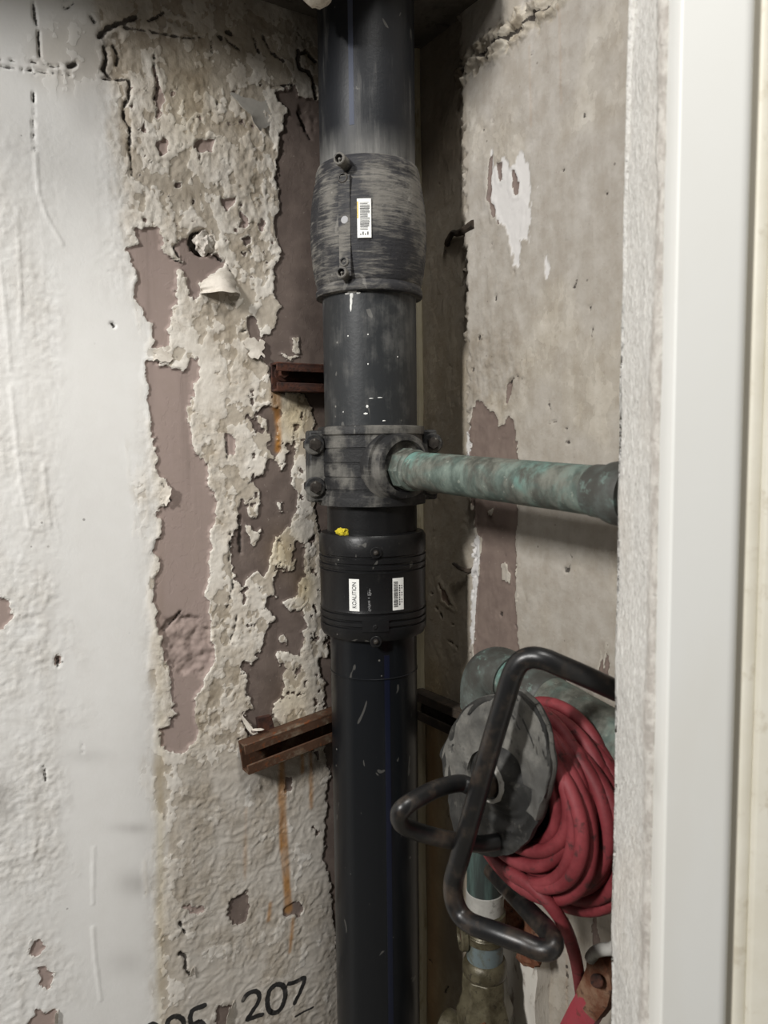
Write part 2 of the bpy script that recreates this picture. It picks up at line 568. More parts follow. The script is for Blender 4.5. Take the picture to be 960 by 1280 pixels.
def link(o, world_org, parent):
    COL.objects.link(o)
    ORG[o] = Vector(world_org)
    if parent is not None:
        o.parent = parent
        o.location = Vector(world_org) - ORG[parent]
    else:
        o.location = world_org


def tag(o, label=None, cat=None, group=None, kind=None):
    for k, v in (('label', label), ('category', cat), ('group', group), ('kind', kind)):
        if v:
            o[k] = v
    return o


def empty(name, loc, label, cat, group=None):
    o = bpy.data.objects.new(name, None)
    o.empty_display_size = 0.05
    link(o, loc, None)
    return tag(o, label, cat, group)


def obj(name, mb, mat, parent=None, sharp=40, base=False, label=None):
    arr = np.array(mb.v, dtype=float)
    lo, hi = arr.min(0), arr.max(0)
    org = Vector(((lo[0] + hi[0]) / 2, (lo[1] + hi[1]) / 2, lo[2] if base else (lo[2] + hi[2]) / 2))
    me = bpy.data.meshes.new(name)
    me.from_pydata([tuple(p) for p in (arr - np.array(org))], [], mb.f)
    bm = bmesh.new()
    bm.from_mesh(me)
    bmesh.ops.recalc_face_normals(bm, faces=bm.faces)
    bm.to_mesh(me)
    bm.free()
    me.materials.append(M[mat] if isinstance(mat, str) else mat)
    if sharp is not None:
        me.shade_smooth()
        me.set_sharp_from_angle(angle=math.radians(sharp))
    o = bpy.data.objects.new(name, me)
    link(o, org, parent)
    if label:
        o['label'] = label
    return o


def bevel(o, w, seg=2, ang=35):
    m = o.modifiers.new('bevel', 'BEVEL')
    m.width = w
    m.segments = seg
    m.limit_method = 'ANGLE'
    m.angle_limit = math.radians(ang)
    return o


def lumpy(mb, amp, freq, seed=0):
    a = np.array(mb.v, dtype=float)
    c = a.mean(0)
    for k in range(3):
        q = a * freq * (2 ** k) + seed * 7.3 + k * 3.1
        s = np.sin(q[:, 0] + 1.7 * np.sin(q[:, 1])) + np.sin(q[:, 1] * 1.3 + 1.3 * np.sin(q[:, 2])) + np.sin(q[:, 2] * 1.1 + 1.9 * np.sin(q[:, 0]))
        d = a - c
        n = np.linalg.norm(d, axis=1, keepdims=True) + 1e-9
        a = a + d / n * (s * amp / (2 ** k))[:, None] / 3
    mb.v = [tuple(p) for p in a]
    return mb


def ico(center, radii, sub=3, ax=None):
    bm = bmesh.new()
    bmesh.ops.create_icosphere(bm, subdivisions=sub, radius=1.0)
    ax = ax or (Vector((1, 0, 0)), Vector((0, 1, 0)), Vector((0, 0, 1)))
    mb = MB()
    mb.add([Vector(center) + ax[0] * v.co.x * radii[0] + ax[1] * v.co.y * radii[1] + ax[2] * v.co.z * radii[2] for v in bm.verts],
           [[v.index for v in f.verts] for f in bm.faces])
    bm.free()
    return mb


# ------------------------------------------------------------------ numpy noise + distance fields
_perm = RNG.permutation(512)
_grad = RNG.rand(512) * 2 * math.pi


def perlin(x, y):
    xi, yi = np.floor(x).astype(int), np.floor(y).astype(int)
    xf, yf = x - xi, y - yi
    u = xf ** 3 * (xf * (xf * 6 - 15) + 10)
    v = yf ** 3 * (yf * (yf * 6 - 15) + 10)

    def g(ix, iy, dx, dy):
        a = _grad[_perm[(_perm[ix & 511] + iy) & 511]]
        return np.cos(a) * dx + np.sin(a) * dy
    n0 = g(xi, yi, xf, yf) * (1 - u) + g(xi + 1, yi, xf - 1, yf) * u
    n1 = g(xi, yi + 1, xf, yf - 1) * (1 - u) + g(xi + 1, yi + 1, xf - 1, yf - 1) * u
    return (n0 * (1 - v) + n1 * v) * 1.4


def fbm(x, y, o=4, g=0.5):
    s, a = 0, 1.0
    for k in range(o):
        s = s + a * perlin(x * 2 ** k + 13.7 * k, y * 2 ** k + 5.1 * k)
        a *= g
    return s


def ridged(x, y, o=3):
    s, a = 0, 1.0
    for k in range(o):
        s = s + a * (1 - 2 * np.abs(perlin(x * 2 ** k + 3.3 * k, y * 2 ** k + 9.1 * k)))
        a *= 0.5
    return s


def seg_dist(U, V, a, b):
    dx, dy = b[0] - a[0], b[1] - a[1]
    L = dx * dx + dy * dy + 1e-12
    t = np.clip(((U - a[0]) * dx + (V - a[1]) * dy) / L, 0, 1)
    return np.hypot(U - a[0] - t * dx, V - a[1] - t * dy)


def sdf_polys(U, V, polys, far=0.03):
    """largest signed distance (inside positive) to any polygon"""
    out = np.full(U.shape, -far)
    for P in polys:
        P = np.array(P)
        sel = (U > P[:, 0].min() - far) & (U < P[:, 0].max() + far) & (V > P[:, 1].min() - far) & (V < P[:, 1].max() + far)
        u, v = U[sel], V[sel]
        d = np.full(u.shape, 1e3)
        ins = np.zeros(u.shape, bool)
        n = len(P)
        for i in range(n):
            a, b = P[i], P[(i + 1) % n]
            d = np.minimum(d, seg_dist(u, v, a, b))
            c = ((a[1] > v) != (b[1] > v))
            with np.errstate(divide='ignore', invalid='ignore'):
                xx = (b[0] - a[0]) * (v - a[1]) / (b[1] - a[1]) + a[0]
            ins ^= c & (u < xx)
        out[sel] = np.maximum(out[sel], np.where(ins, d, -d))
    return out


def sdf_lines(U, V, lines, far=0.03):
    """half-width minus distance to any polyline; lines: (width, [pts])"""
    out = np.full(U.shape, -far)
    for w, L in lines:
        A = np.array(L)
        sel = (U > A[:, 0].min() - far) & (U < A[:, 0].max() + far) & (V > A[:, 1].min() - far) & (V < A[:, 1].max() + far)
        u, v = U[sel], V[sel]
        d = np.full(u.shape, 1e3)
        for a, b in zip(L[:-1], L[1:]):
            d = np.minimum(d, seg_dist(u, v, a, b))
        out[sel] = np.maximum(out[sel], w / 2 - d)
    return out


def sm(x, lo, hi):
    t = np.clip((x - lo) / (hi - lo), 0, 1)
    return t * t * (3 - 2 * t)


def grid_wall(name, us, vs_, org, du, n, disp, attrs, mat, back=0.10):
    U, V = np.meshgrid(us, vs_)
    P = np.zeros(U.shape + (3,))
    for k in range(3):
        P[..., k] = org[k] + du[k] * U + n[k] * disp
    P[..., 2] = V
    P = P.reshape(-1, 3)
    nu, nv = len(us), len(vs_)
    idx = np.arange(nu * nv).reshape(nv, nu)
    q = np.stack([idx[:-1, :-1], idx[:-1, 1:], idx[1:, 1:], idx[1:, :-1]], -1).reshape(-1, 4)
    # orient to n
    p = P[q[0]]
    if np.dot(np.cross(p[1] - p[0], p[2] - p[0]), np.array(n)) < 0:
        q = q[:, ::-1]
    # solid core behind the surface
    b = len(P)
    core = []
    for dpt in (-0.025, -back):
        for (u, v) in ((us[0], vs_[0]), (us[-1], vs_[0]), (us[-1], vs_[-1]), (us[0], vs_[-1])):
            core.append([org[0] + du[0] * u + n[0] * dpt, org[1] + du[1] * u + n[1] * dpt, v])
    P = np.vstack([P, np.array(core)])
    cq = np.array([(0, 1, 2, 3), (7, 6, 5, 4), (0, 4, 5, 1), (1, 5, 6, 2), (2, 6, 7, 3), (3, 7, 4, 0)]) + b
    q = np.vstack([q, cq])
    me = bpy.data.meshes.new(name)
    me.vertices.add(len(P))
    me.vertices.foreach_set('co', P.astype(np.float32).ravel())
    me.loops.add(q.size)
    me.loops.foreach_set('vertex_index', q.astype(np.int32).ravel())
    me.polygons.add(len(q))
    me.polygons.foreach_set('loop_start', np.arange(0, q.size, 4, dtype=np.int32))
    me.update(calc_edges=True)
    for k, a in attrs.items():
        at = me.attributes.new(k, 'FLOAT', 'POINT')
        full = np.zeros(len(P), np.float32)
        full[:a.size] = a.astype(np.float32).ravel()
        at.data.foreach_set('value', full)
    me.materials.append(M[mat])
    me.shade_smooth()
    o = bpy.data.objects.new(name, me)
    link(o, (0, 0, 0), None)
    tag(o, kind='structure')
    return o


def axis_steps(lo, f0, f1, hi, fine, coarse):
    a = list(np.arange(lo, f0, coarse)) if f0 > lo else []
    b = list(np.arange(f0, f1, fine))
    c = list(np.arange(f1, hi, coarse)) + [hi] if hi > f1 else [f1]
    return np.array(a + b + c)


# ------------------------------------------------------------------ LEFT WALL
PL = [
 # upper mauve patch with the grey bay to its right
 [(166,286),(188,285),(197,284),(203,296),(203,317),(213,322),(227,328),(220,317),(216,308),(223,300),(236,300),(241,312),(257,318),(271,317),(283,330),(265,343),(249,355),(248,372),(241,378),(236,363),(227,337),(223,336),(219,363),(223,375),(216,387),(211,416),(211,434),(191,435),(192,427),(191,408),(194,410),(178,392),(178,384),(168,372),(169,359),(172,343),(165,325),(159,312),(162,306),(173,303)],
 # long mauve strip
 [(184,451),(198,455),(228,464),(237,457),(238,447),(248,449),(249,473),(243,481),(238,508),(231,512),(238,535),(240,557),(247,569),(260,579),(261,603),(267,619),(270,626),(268,654),(261,668),(264,681),(261,703),(263,719),(257,741),(264,768),(263,790),(268,817),(268,833),(257,843),(253,862),(244,873),(244,904),(250,909),(244,929),(227,942),(213,940),(202,932),(199,912),(211,907),(212,897),(218,892),(218,873),(216,862),(212,836),(205,822),(202,797),(198,787),(194,762),(192,741),(192,719),(199,714),(199,699),(190,692),(194,678),(202,668),(202,651),(195,645),(200,635),(213,627),(214,613),(207,601),(195,589),(194,552),(188,541),(188,511),(183,500),(186,484),(180,468)],
 [(275,249),(294,248),(294,258),(283,261)], [(300,266),(309,268),(309,284),(300,284)], [(326,270),(331,275),(329,290),(325,288)],
 [(337,298),(344,305),(340,308)], [(195,175),(208,175),(210,191),(200,194)],
 [(192,70),(195,90),(198,105),(205,120),(204,142),(196,146),(193,125),(195,105),(191,85)],
 [(246,175),(268,175),(265,190),(245,190)],
 [(282,543),(293,543),(294,568),(285,568)],
 [(40,1177),(51,1176),(56,1186),(44,1197),(37,1194)], [(47,1209),(69,1214),(66,1227),(60,1235),(49,1232),(52,1225)],
 [(45,1264),(72,1264),(69,1290),(32,1290)], [(-20,745),(0,747),(12,753),(17,771),(8,782),(0,789),(-20,795)],
 [(226,1134),(255,1132),(258,1140),(246,1144)], [(70,818),(74,822),(74,832),(69,834)],
]
PD = [
 # bare strip beside the stack
 [(344,117),(356,109),(368,108),(374,118),(394,126),(440,128),(620,128),(640,1250),(421,1200),(421,1177),(416,1143),(413,1101),(405,1076),(407,1036),(410,985),(414,966),(407,949),(405,932),(407,892),(405,864),(406,850),(399,842),(399,822),(408,822),(410,820),(405,700),(399,665),(396,650),(392,635),(398,600),(396,560),(393,530),(390,511),(379,492),(350,490),(338,475),(334,456),(329,449),(328,426),(312,422),(309,412),(310,410),(313,390),(319,395),(323,408),(327,420),(339,419),(346,406),(347,392),(352,384),(341,366),(344,346),(341,337),(350,325),(352,314),(344,290),(343,273),(350,261),(346,226),(345,206),(348,187),(350,169),(356,152),(358,137),(350,127)],
 [(336,505),(350,511),(355,516),(348,528),(346,548),(350,560),(346,575),(352,590),(368,540),(369,565),(364,590),(365,600),(371,620),(370,640),(364,655),(355,665),(345,672),(338,690),(336,712),(330,720),(322,713),(312,720),(303,735),(293,722),(290,700),(287,680),(292,668),(300,660),(296,648),(303,625),(308,632),(315,622),(308,640),(312,645),(322,648),(325,625),(323,612),(316,603),(317,598),(330,594),(333,578),(341,572),(336,560),(338,545),(333,535),(328,542),(321,540),(317,530),(320,515)],
 [(368,678),(379,678),(381,719),(374,730),(367,752),(360,748),(354,754),(363,764),(379,760),(383,787),(377,790),(380,800),(374,819),(362,816),(354,814),(344,816),(354,842),(354,867),(340,887),(338,906),(331,915),(312,918),(307,912),(316,908),(303,892),(317,887),(309,867),(307,842),(300,833),(302,825),(312,830),(323,822),(331,800),(330,788),(344,773),(332,760),(333,745),(344,745),(340,724),(352,714),(363,704)],
 [(367,831),(374,831),(375,840),(369,847),(366,838)], [(357,973),(366,972),(364,990),(356,991)],
 [(286,1127),(310,1113),(312,1135),(307,1154),(291,1157),(285,1140)], [(357,1133),(375,1126),(379,1136),(376,1147),(355,1144)],
 [(393,1036),(402,1038),(397,1045)], [(270,1257),(292,1257),(284,1290),(271,1290)], [(217,226),(224,230),(224,236),(218,234)], [(303,297),(312,295),(313,304),(306,306)],
]
HOLES = [  # islands of paint left inside the bare areas
 [(306,655),(318,665),(325,662),(325,675),(317,681),(308,668)], [(350,794),(359,795),(356,804),(350,802)],
 [(366,422),(374,424),(374,440),(366,441)], [(352,442),(362,444),(372,446),(360,450)], [(346,628),(352,628),(352,640),(347,640)],
 [(360,704),(370,700),(368,712),(358,714)], [(322,520),(332,524),(334,536),(326,534)],
]
CRK = [
 (6, [(124,46),(134,36),(150,29),(160,25),(170,21)]), (3, [(155,35),(180,38),(205,43),(228,48),(254,47)]), (4, [(184,27),(192,24),(203,17)]),
 (4, [(264,53),(264,65)]), (7, [(273,45),(276,48)]), (7, [(284,41),(288,43)]), (3, [(280,47),(290,56),(298,62)]), (4, [(318,48),(320,56),(323,65)]),
 (4, [(328,45),(334,56),(339,66),(348,72),(354,77)]), (6, [(373,64),(372,75),(374,85),(384,90),(391,99),(394,122)]), (6, [(376,66),(384,66),(394,77)]),
 (3, [(338,108),(352,107),(365,106)]), (4, [(162,102),(161,116),(160,125),(155,131),(155,149)]), (3, [(155,149),(162,160),(162,185),(165,220)]),
 (4, [(130,58),(134,72),(128,86),(140,98)]), (4, [(142,56),(148,70),(146,82)]), (3, [(128,98),(150,100),(160,101)]),
 (1.6, [(0,74),(42,77),(68,83),(94,82)]), (6, [(86,82),(94,80)]), (1.5, [(0,83),(40,88),(89,94)]), (2.5, [(42,0),(43,19),(48,40),(50,70)]), (2, [(80,0),(80,12),(92,4)]),
 (1.5, [(42,90),(42,150),(44,190)]), (3, [(192,70),(194,90),(198,104),(193,122)]), (4, [(373,140),(380,155),(388,172)]),
 (3, [(238,296),(236,306),(240,316),(250,320)]), (3, [(223,300),(217,310),(227,328)]), (3, [(213,322),(224,327)]), (2.5, [(236,295),(252,287),(266,298)]),
 (2, [(297,768),(293,785),(286,808)]), (4, [(225,1155),(232,1168)]), (5, [(226,1193),(233,1198),(232,1214),(240,1220)]), (3, [(72,820),(72,832)]),
 (3, [(55,958),(57,975)]), (1.2, [(103,928),(104,940)]), (2.5, [(200,822),(206,830),(216,836)]), (2.5, [(226,765),(220,775),(204,790)]),
 (3, [(268,318),(285,332),(292,350)]), (3, [(298,896),(313,912)]), (2, [(288,668),(287,700),(292,735)]), (5, [(300,648),(301,690)]),
 (3, [(283,545),(285,572)]), (3, [(309,412),(302,414)]), (4, [(113,20),(118,28)]), (4, [(139,404),(142,407)]), (3, [(347,345),(342,338)]),
 (2, [(292,730),(284,760)]), (3, [(316,430),(330,447)]), (3, [(203,605),(214,628)]),
]
RIDGE = [(3.5, [(13,485),(19,540),(26,600),(36,660)]), (3, [(54,582),(58,620),(62,655)]), (2, [(0,330),(8,400),(12,460)]), (2, [(22,300),(26,360),(24,420)]),
         (2, [(117,1060),(116,1130)]), (2.5, [(116,1160),(119,1200),(126,1250)]), (3, [(44,190),(48,240),(58,270),(78,305)]), (2.5, [(42,1030),(44,1060),(38,1082)])]
INK = [
 (5.5, [(304,1250),(309,1243),(319,1239),(324,1244),(322,1254),(313,1267),(309,1274),(318,1271),(327,1268)]),
 (6, [(348,1230),(338,1236),(334,1250),(336,1262),(343,1266),(351,1260),(356,1246),(355,1234),(348,1230)]),
 (5.5, [(361,1229),(369,1227),(380,1222),(376,1236),(368,1253)]), (2.5, [(369,1270),(380,1264),(391,1258)]),
 (5.5, [(256,1257),(240,1264),(239,1280),(250,1277),(257,1287),(250,1300),(237,1304)]),
 (5.5, [(219,1270),(210,1276),(209,1290),(219,1294),(229,1284),(228,1274),(219,1270)]), (5.5, [(229,1284),(224,1310)]),
 (5.5, [(190,1280),(180,1290),(179,1308),(189,1316),(200,1304),(200,1288),(190,1280)]),
]
STAIN = [(9, [(352,950),(353,1000),(355,1060),(359,1110),(361,1138)]), (4, [(388,942),(390,1010)]), (3, [(378,940),(379,965)]),
         (12, [(344,488),(346,508)]), (6, [(347,510),(349,540),(347,562)]), (2, [(308,1010),(306,1100)]), (4, [(366,1150),(362,1190)]), (3, [(338,1130),(336,1150)])]


def conv(polys, f):
    return [[f(*p) for p in P] for P in polys]


def convl(lines, f):
    return [(w * 0.00105, [f(*p) for p in P]) for w, P in lines]


us = axis_steps(-0.02, -0.02, 0.60, 1.05, 0.002, 0.03)
vv = axis_steps(0.0, 0.46, 2.02, 2.45, 0.002, 0.05)
U, V = np.meshgrid(us, vv)
# image-plane coordinates of each wall point, only used to place the painted zones
def proj(U, V, org, du):
    X = org.x + du.x * U - CAM.x
    Y = org.y + du.y * U - CAM.y
    Z = V - CAM.z
    d = X * fwd.x + Y * fwd.y + Z * fwd.z
    d = np.maximum(d, 0.05)
    return 480 + F * (X * rt.x + Y * rt.y + Z * rt.z) / d, 640 - F * (X * up.x + Y * up.y + Z * up.z) / d


PX, PY = proj(U, V, CORNER, DL)
jit = fbm(U * 90, V * 90, 4, 0.65) * 0.0032 + fbm(U * 240, V * 240, 2) * 0.0010
s1 = sdf_polys(U, V, conv(PL, uvL))
s2 = sdf_polys(U, V, conv(PD, uvL))
sh = sdf_polys(U, V, conv(HOLES, uvL))
peel = np.maximum(s1, s2) + jit
# scattered small chips in the flaking zone beside the stack
flk = sm(PX, 285, 330) * (1 - sm(PX, 400, 425)) * sm(PY, 470, 520) * (1 - sm(PY, 930, 960))
chip = (fbm(U * 60, V * 60, 4, 0.6) - 0.62) * 0.012
peel = np.where(flk > 0.2, np.maximum(peel, chip * 1.0), peel)
flk2 = sm(PX, 150, 180) * (1 - sm(PX, 340, 350)) * sm(PY, 90, 130) * (1 - sm(PY, 330, 360))
peel = np.where(flk2 > 0.2, np.maximum(peel, (fbm(U * 75 + 9, V * 60, 4, 0.6) - 0.80) * 0.012), peel)
peel = np.minimum(peel, -(sh + jit))
bare = sm(peel, -0.0006, 0.0012)
dark = sm(s2 - s1, -0.004, 0.004)
dark = np.where(s1 > -0.004, np.minimum(dark, 0.25), dark)
dark = np.where((PX > 225) & (PX < 290) & (PY > 295) & (PY < 385), 0.45, dark)
crack = sdf_lines(U, V, convl(CRK, uvL)) + fbm(U * 120, V * 120, 4, 0.65) * 0.0014 - 0.0003
ridge = sdf_lines(U, V, convl(RIDGE, uvL))
def smooth_px(L):
    P = [Vector((a, b)) for a, b in L]
    out = []
    for i in range(len(P) - 1):
        p0 = P[i - 1] if i else (P[-2] if L[0] == L[-1] else P[0])
        p1, p2 = P[i], P[i + 1]
        p3 = P[i + 2] if i + 2 < len(P) else (P[1] if L[0] == L[-1] else P[-1])
        for k in range(4):
            t = k / 4
            q = 0.5 * ((2 * p1) + (p2 - p0) * t + (2 * p0 - 5 * p1 + 4 * p2 - p3) * t * t + (3 * p1 - p0 - 3 * p2 + p3) * t ** 3)
            out.append((q.x, q.y))
    return out + [L[-1]]


ink = sdf_lines(U, V, convl([(w * 1.12, smooth_px(L)) for w, L in INK], uvL))
stainw = sdf_lines(U, V, convl(STAIN, uvL))
stain = sm(stainw + fbm(U * 60, V * 20, 3) * 0.002, -0.0035, 0.0025) * (0.75 + 0.25 * sm(fbm(U * 20, V * 14, 3), -0.3, 0.3))
# zones
bx = np.interp(PY, [0, 100, 300, 420, 600, 900, 1280], [120, 140, 168, 190, 186, 197, 205])
cream = sm(PX + fbm(U * 40, V * 12, 4, 0.6) * 16, bx - 18, bx + 12)
cream = np.maximum(cream, 0.5 * sm(60 - np.hypot((PX - 90) / 1.3, (PY - 70) / 1.1), 0, 40))
rough1 = 0.6 * (1 - sm(PX, 55, 95)) * sm(PY, 120, 260) * (0.45 + 0.55 * sm(fbm(U * 14, V * 9, 3), -0.2, 0.35))
rough1 = rough1 + 0.25 * sm(PY, 700, 760) * (1 - sm(PX, 85, 130)) * sm(fbm(U * 20, V * 14, 3), -0.1, 0.3)
rough2 = sm(PX, bx - 30, bx + 25) * (1 - sm(PX, 330, 420) * 0.3)
rough2 = rough2 * (0.35 + 0.65 * sm(fbm(U * 11 + 4, V * 8, 3), -0.35, 0.3))
low = sm(PY, 900, 1000) * sm(PX, 205, 240)
upz = (1 - sm(PY, 330, 400)) * sm(PX, 100, 170)
cream = cream * (1 - 0.4 * low)
crumb = sm(sdf_polys(U, V, conv([[(205,775),(225,764),(250,772),(266,790),(266,830),(250,846),(222,842),(206,822),(201,797)], [(123,46),(150,40),(158,60),(156,80),(160,98),(140,100),(125,88),(132,70)], [(373,128),(388,126),(396,150),(392,175),(384,170),(374,150)]], uvL)) + jit, -0.001, 0.003)
wr = ridged(U * 55 + fbm(U * 30, V * 30, 2) * 0.9, V * 70 + fbm(U * 30 + 7, V * 30, 2) * 0.9, 3)
wr2 = ridged(U * 85 + 3, V * 75 + fbm(U * 25, V * 25, 2), 3)
bumps = fbm(U * 72, V * 58, 4, 0.6)
finer = fbm(U * 190, V * 170, 2, 0.6)
paint = 1 - bare
zone = np.clip(upz * 1.0 + 0.45 * sm(PY, 330, 420) * (1 - sm(PY, 900, 960)) - 0.4 * low, -0.3, 1)
flake = fbm(U * 30 + 2.2, V * 22 + 8.1, 5, 0.68) + 0.22 * (zone - 0.9)
flake += 0.25 * sm(PY, 380, 470) * (1 - low) - 0.35 * low
flake -= 0.5 * np.exp(-(((PX - 232) / 45) ** 2 + ((PY - 125) / 70) ** 2))
flake += 0.5 * np.exp(-((peel + 0.006) / 0.006) ** 2) * (s1 > s2)
disp = sm(flake, -0.03, 0.06) * 0.0007 * paint * cream
disp += bumps * 0.00042 * paint * (rough1 * 1.6 + rough2 * 1.3 + 0.05)
disp += finer * 0.00042 * paint * (rough1 * 1.5 + rough2 * 1.3 + 0.03)
disp += np.maximum(wr - 0.55, 0) * 0.0009 * paint * low
disp += np.maximum(wr2 - 0.5, 0) * 0.0010 * paint * (upz * 0.8 + rough1 * 0.7)
disp += fbm(U * 5, V * 3, 2) * 0.002
disp -= bare * 0.0016
disp += np.exp(-((peel + 0.003) / 0.0025) ** 2) * 0.0008 * paint * sm(fbm(U * 18, V * 18, 2), -0.2, 0.4)      # lifted paint edges
disp -= sm(crack, -0.0008, 0.0018) * 0.0035
disp += sm(ridge + fbm(U * 70, V * 40, 3) * 0.0012, -0.0016, 0.0014) * 0.0008
disp -= crumb * (0.0025 - 0.0022 * fbm(U * 45, V * 45, 5, 0.62) - 0.0008 * ridged(U * 60, V * 60, 2))
hole = sdf_lines(U, V, convl([(30, [(252, 303), (252.5, 303)])], uvL))
disp -= sm(hole, -0.001, 0.002) * 0.012
crackA = np.maximum(crack, hole - 0.001)
dirt_shade = 0.6 * (1 - sm(PY, 0, 90)) * sm(PX, 90, 180) + 0.24 * low + 0.2 * sm(PX, 330, 410) * paint  # top band: slab shade put into the colour along with soot
dirt_shade = dirt_shade + 0.35 * sm(46 - np.hypot((PX - 112) / 1.0, (PY - 100) / 1.9), 0, 30)
for (cx, cy, a, b, s) in ((165, 1035, 24, 7, 0.32), (168, 1105, 20, 16, 0.36), (160, 1205, 24, 16, 0.3), (110, 945, 28, 9, 0.18), (190, 1000, 22, 240, 0.14), (4, 1000, 16, 26, 0.4)):
    dirt_shade = dirt_shade + s * np.exp(-(((PX - cx) / a) ** 2 + ((PY - cy) / b) ** 2))
grain = np.clip(0.08 + rough1 * 0.55 + rough2 * 0.95 + crumb + upz * 0.3, 0, 1)
yel = np.zeros_like(U)
for (cx, cy, a, b, s) in ((368, 520, 26, 40, 0.9), (352, 690, 22, 30, 0.8), (380, 735, 14, 25, 0.9), (365, 880, 30, 40, 0.5), (235, 130, 30, 60, 0.35), (200, 1100, 6, 300, 0.5)):
    yel = yel + s * np.exp(-(((PX - cx) / a) ** 2 + ((PY - cy) / b) ** 2))
wallL = grid_wall('wall_left', us, vv, CORNER, DL, NL, disp,
                  dict(peel=peel, flake=flake, cream=cream, dirt_shade=np.clip(dirt_shade, 0, 0.85), grain=grain, dark=dark, crack=crackA, ink=ink, stain=np.clip(stain, 0, 1) * np.where(PX > 315, 1.0, 0.35), yellow=np.clip(yel, 0, 1)), 'wall_left')
tag(wallL, 'pale wall with peeling white and cream paint over mauve, left of the black pipe')

# ------------------------------------------------------------------ RIGHT WALL
RW = [  # white plaster laid bare
 [(620,184),(618,200),(616,246),(626,276),(636,282),(644,308),(646,333),(654,335),(656,315),(654,300),(666,302),(669,262),(667,210),(657,189),(652,197),(644,213),(636,197),(631,203),(623,210)],
 [(583,540),(592,533),(592,573),(586,573)], [(597,668),(607,674),(604,720),(601,757),(598,800),(592,808),(591,760),(592,705)],
 [(676,232),(679,262),(681,266),(678,240)], [(688,316),(692,336),(690,352),(686,330)],
]
RB = [  # brown undercoat
 [(602,488),(604,502),(623,515),(630,534),(636,531),(640,515),(646,525),(651,554),(653,570),(654,626),(651,672),(651,728),(651,787),(654,812),(660,840),(596,850),(598,813),(600,757),(604,720),(607,674),(597,652),(593,616),(592,570),(590,531),(595,521),(600,505)],
 [(626,203),(633,203),(633,226),(627,226)], [(645,214),(648,214),(653,244),(649,246),(645,232)], [(617,196),(620,196),(618,246),(628,280),(622,272),(614,246)],
 [(755,850),(756,812),(760,838),(764,806),(769,845),(772,862)], [(606,1180),(612,1160),(616,1210),(610,1240)],
 [(745,1140),(752,1138),(756,1180),(748,1190)], [(548,728),(556,738),(568,762),(560,756),(552,748)],
 [(640,480),(650,470),(642,492),(638,510)],
]
RH = [[(631,706),(640,703),(643,716),(641,729),(634,722)], [(614,640),(622,636),(621,645)], [(640,610),(641,622),(639,622)]]
RC = [(6, [(582,92),(590,82),(602,72),(622,58),(640,46),(656,36),(672,22),(690,12),(706,-2)]), (3, [(588,96),(606,84),(616,76)]), (2, [(640,480),(652,470),(662,476)]),
      (1.2, [(692,500),(693,530),(706,522)]), (5, [(713,712),(717,706),(722,708)]), (1.5, [(718,690),(719,704)]), (1.2, [(735,440),(735,480)]),
      (1.5, [(571,706),(582,715),(592,712)]), (3, [(545,760),(553,770)]), (3, [(560,800),(572,810)]), (2, [(713,1140),(713,1260)]), (4, [(722,360),(727,350)]),
      (2, [(566,780),(574,786)]), (4, [(556,1240),(560,1232)]), (4, [(536,1200),(540,1204)]), (3, [(672,70),(676,64)]), (1.2, [(744,385),(745,420)])]
for _ in range(60):
    _x, _y = RNG.uniform(535, 765), RNG.uniform(60, 800)
    RC.append((RNG.uniform(1.2, 3.2), [(_x, _y), (_x + RNG.uniform(-1, 1), _y + RNG.uniform(0, 5))]))
usR = axis_steps(-0.02, -0.02, 0.50, 0.80, 0.002, 0.03)
U, V = np.meshgrid(usR, vv)
PX, PY = proj(U, V, CORNER, DR)
jit = fbm(U * 120 + 40, V * 45, 4, 0.65) * 0.0034
sw = sdf_polys(U, V, conv(RW, uvR)) + jit
sb = sdf_polys(U, V, conv(RB, uvR)) + jit
sh = sdf_polys(U, V, conv(RH, uvR)) + jit
peel = np.minimum(sb, -sh)
bare = sm(peel, -0.0006, 0.0012)
wht = sm(sw, -0.0008, 0.0008)
crack = sdf_lines(U, V, convl(RC, uvR)) + fbm(U * 90, V * 90, 5, 0.65) * 0.0034 - 0.0008
ledge = sdf_lines(U, V, convl([(32, RC[0][1])], uvR))
lb = sm(ledge + jit * 2, -0.004, 0.004)
rough = np.clip(0.6 * lb + 0.8 * sm(60 - np.hypot((PX - 625) / 0.9, (PY - 460) / 1.3), 0, 40) + 0.15, 0, 1)
disp = fbm(U * 60 + 30, V * 40, 4, 0.6) * 0.0007 * (rough + 0.25) + fbm(U * 160, V * 140, 3) * 0.0007 * rough + fbm(U * 6, V * 3, 2) * 0.0015
disp += lb * (0.0005 + 0.0085 * fbm(U * 44, V * 44, 5, 0.68))
disp += sm(fbm(U * 30 + 5, V * 16, 5, 0.65), 0.15, 0.25) * 0.0005
disp -= bare * 0.0016 + wht * 0.0008
stepx = np.interp(PY, [0, 90, 300, 530, 620, 690, 760, 850, 1280], [578, 582, 586, 590, 593, 598, 594, 592, 588])
step_ = sm(PX - stepx + fbm(U * 100 + 3, V * 70, 4, 0.65) * 5, -1.5, 1.5)
disp += step_ * 0.007          # thicker coat of plaster right of the chipped edge
disp += np.exp(-((peel + 0.003) / 0.0025) ** 2) * 0.0009
disp -= sm(crack, -0.001, 0.002) * 0.004
dirt_shade = 0.06 + 0.3 * lb * sm(fbm(U * 40, V * 40, 4, 0.6), -0.1, 0.2) + 0.25 * sm(PY, 600, 1100) + 0.75 * (1 - sm(PX, 560, 590)) * (1 - sm(PY, 140, 300)) + 0.25 * (1 - sm(PX, 575, 600))  # corner strip below the slab has its shade painted in, besides the dirt
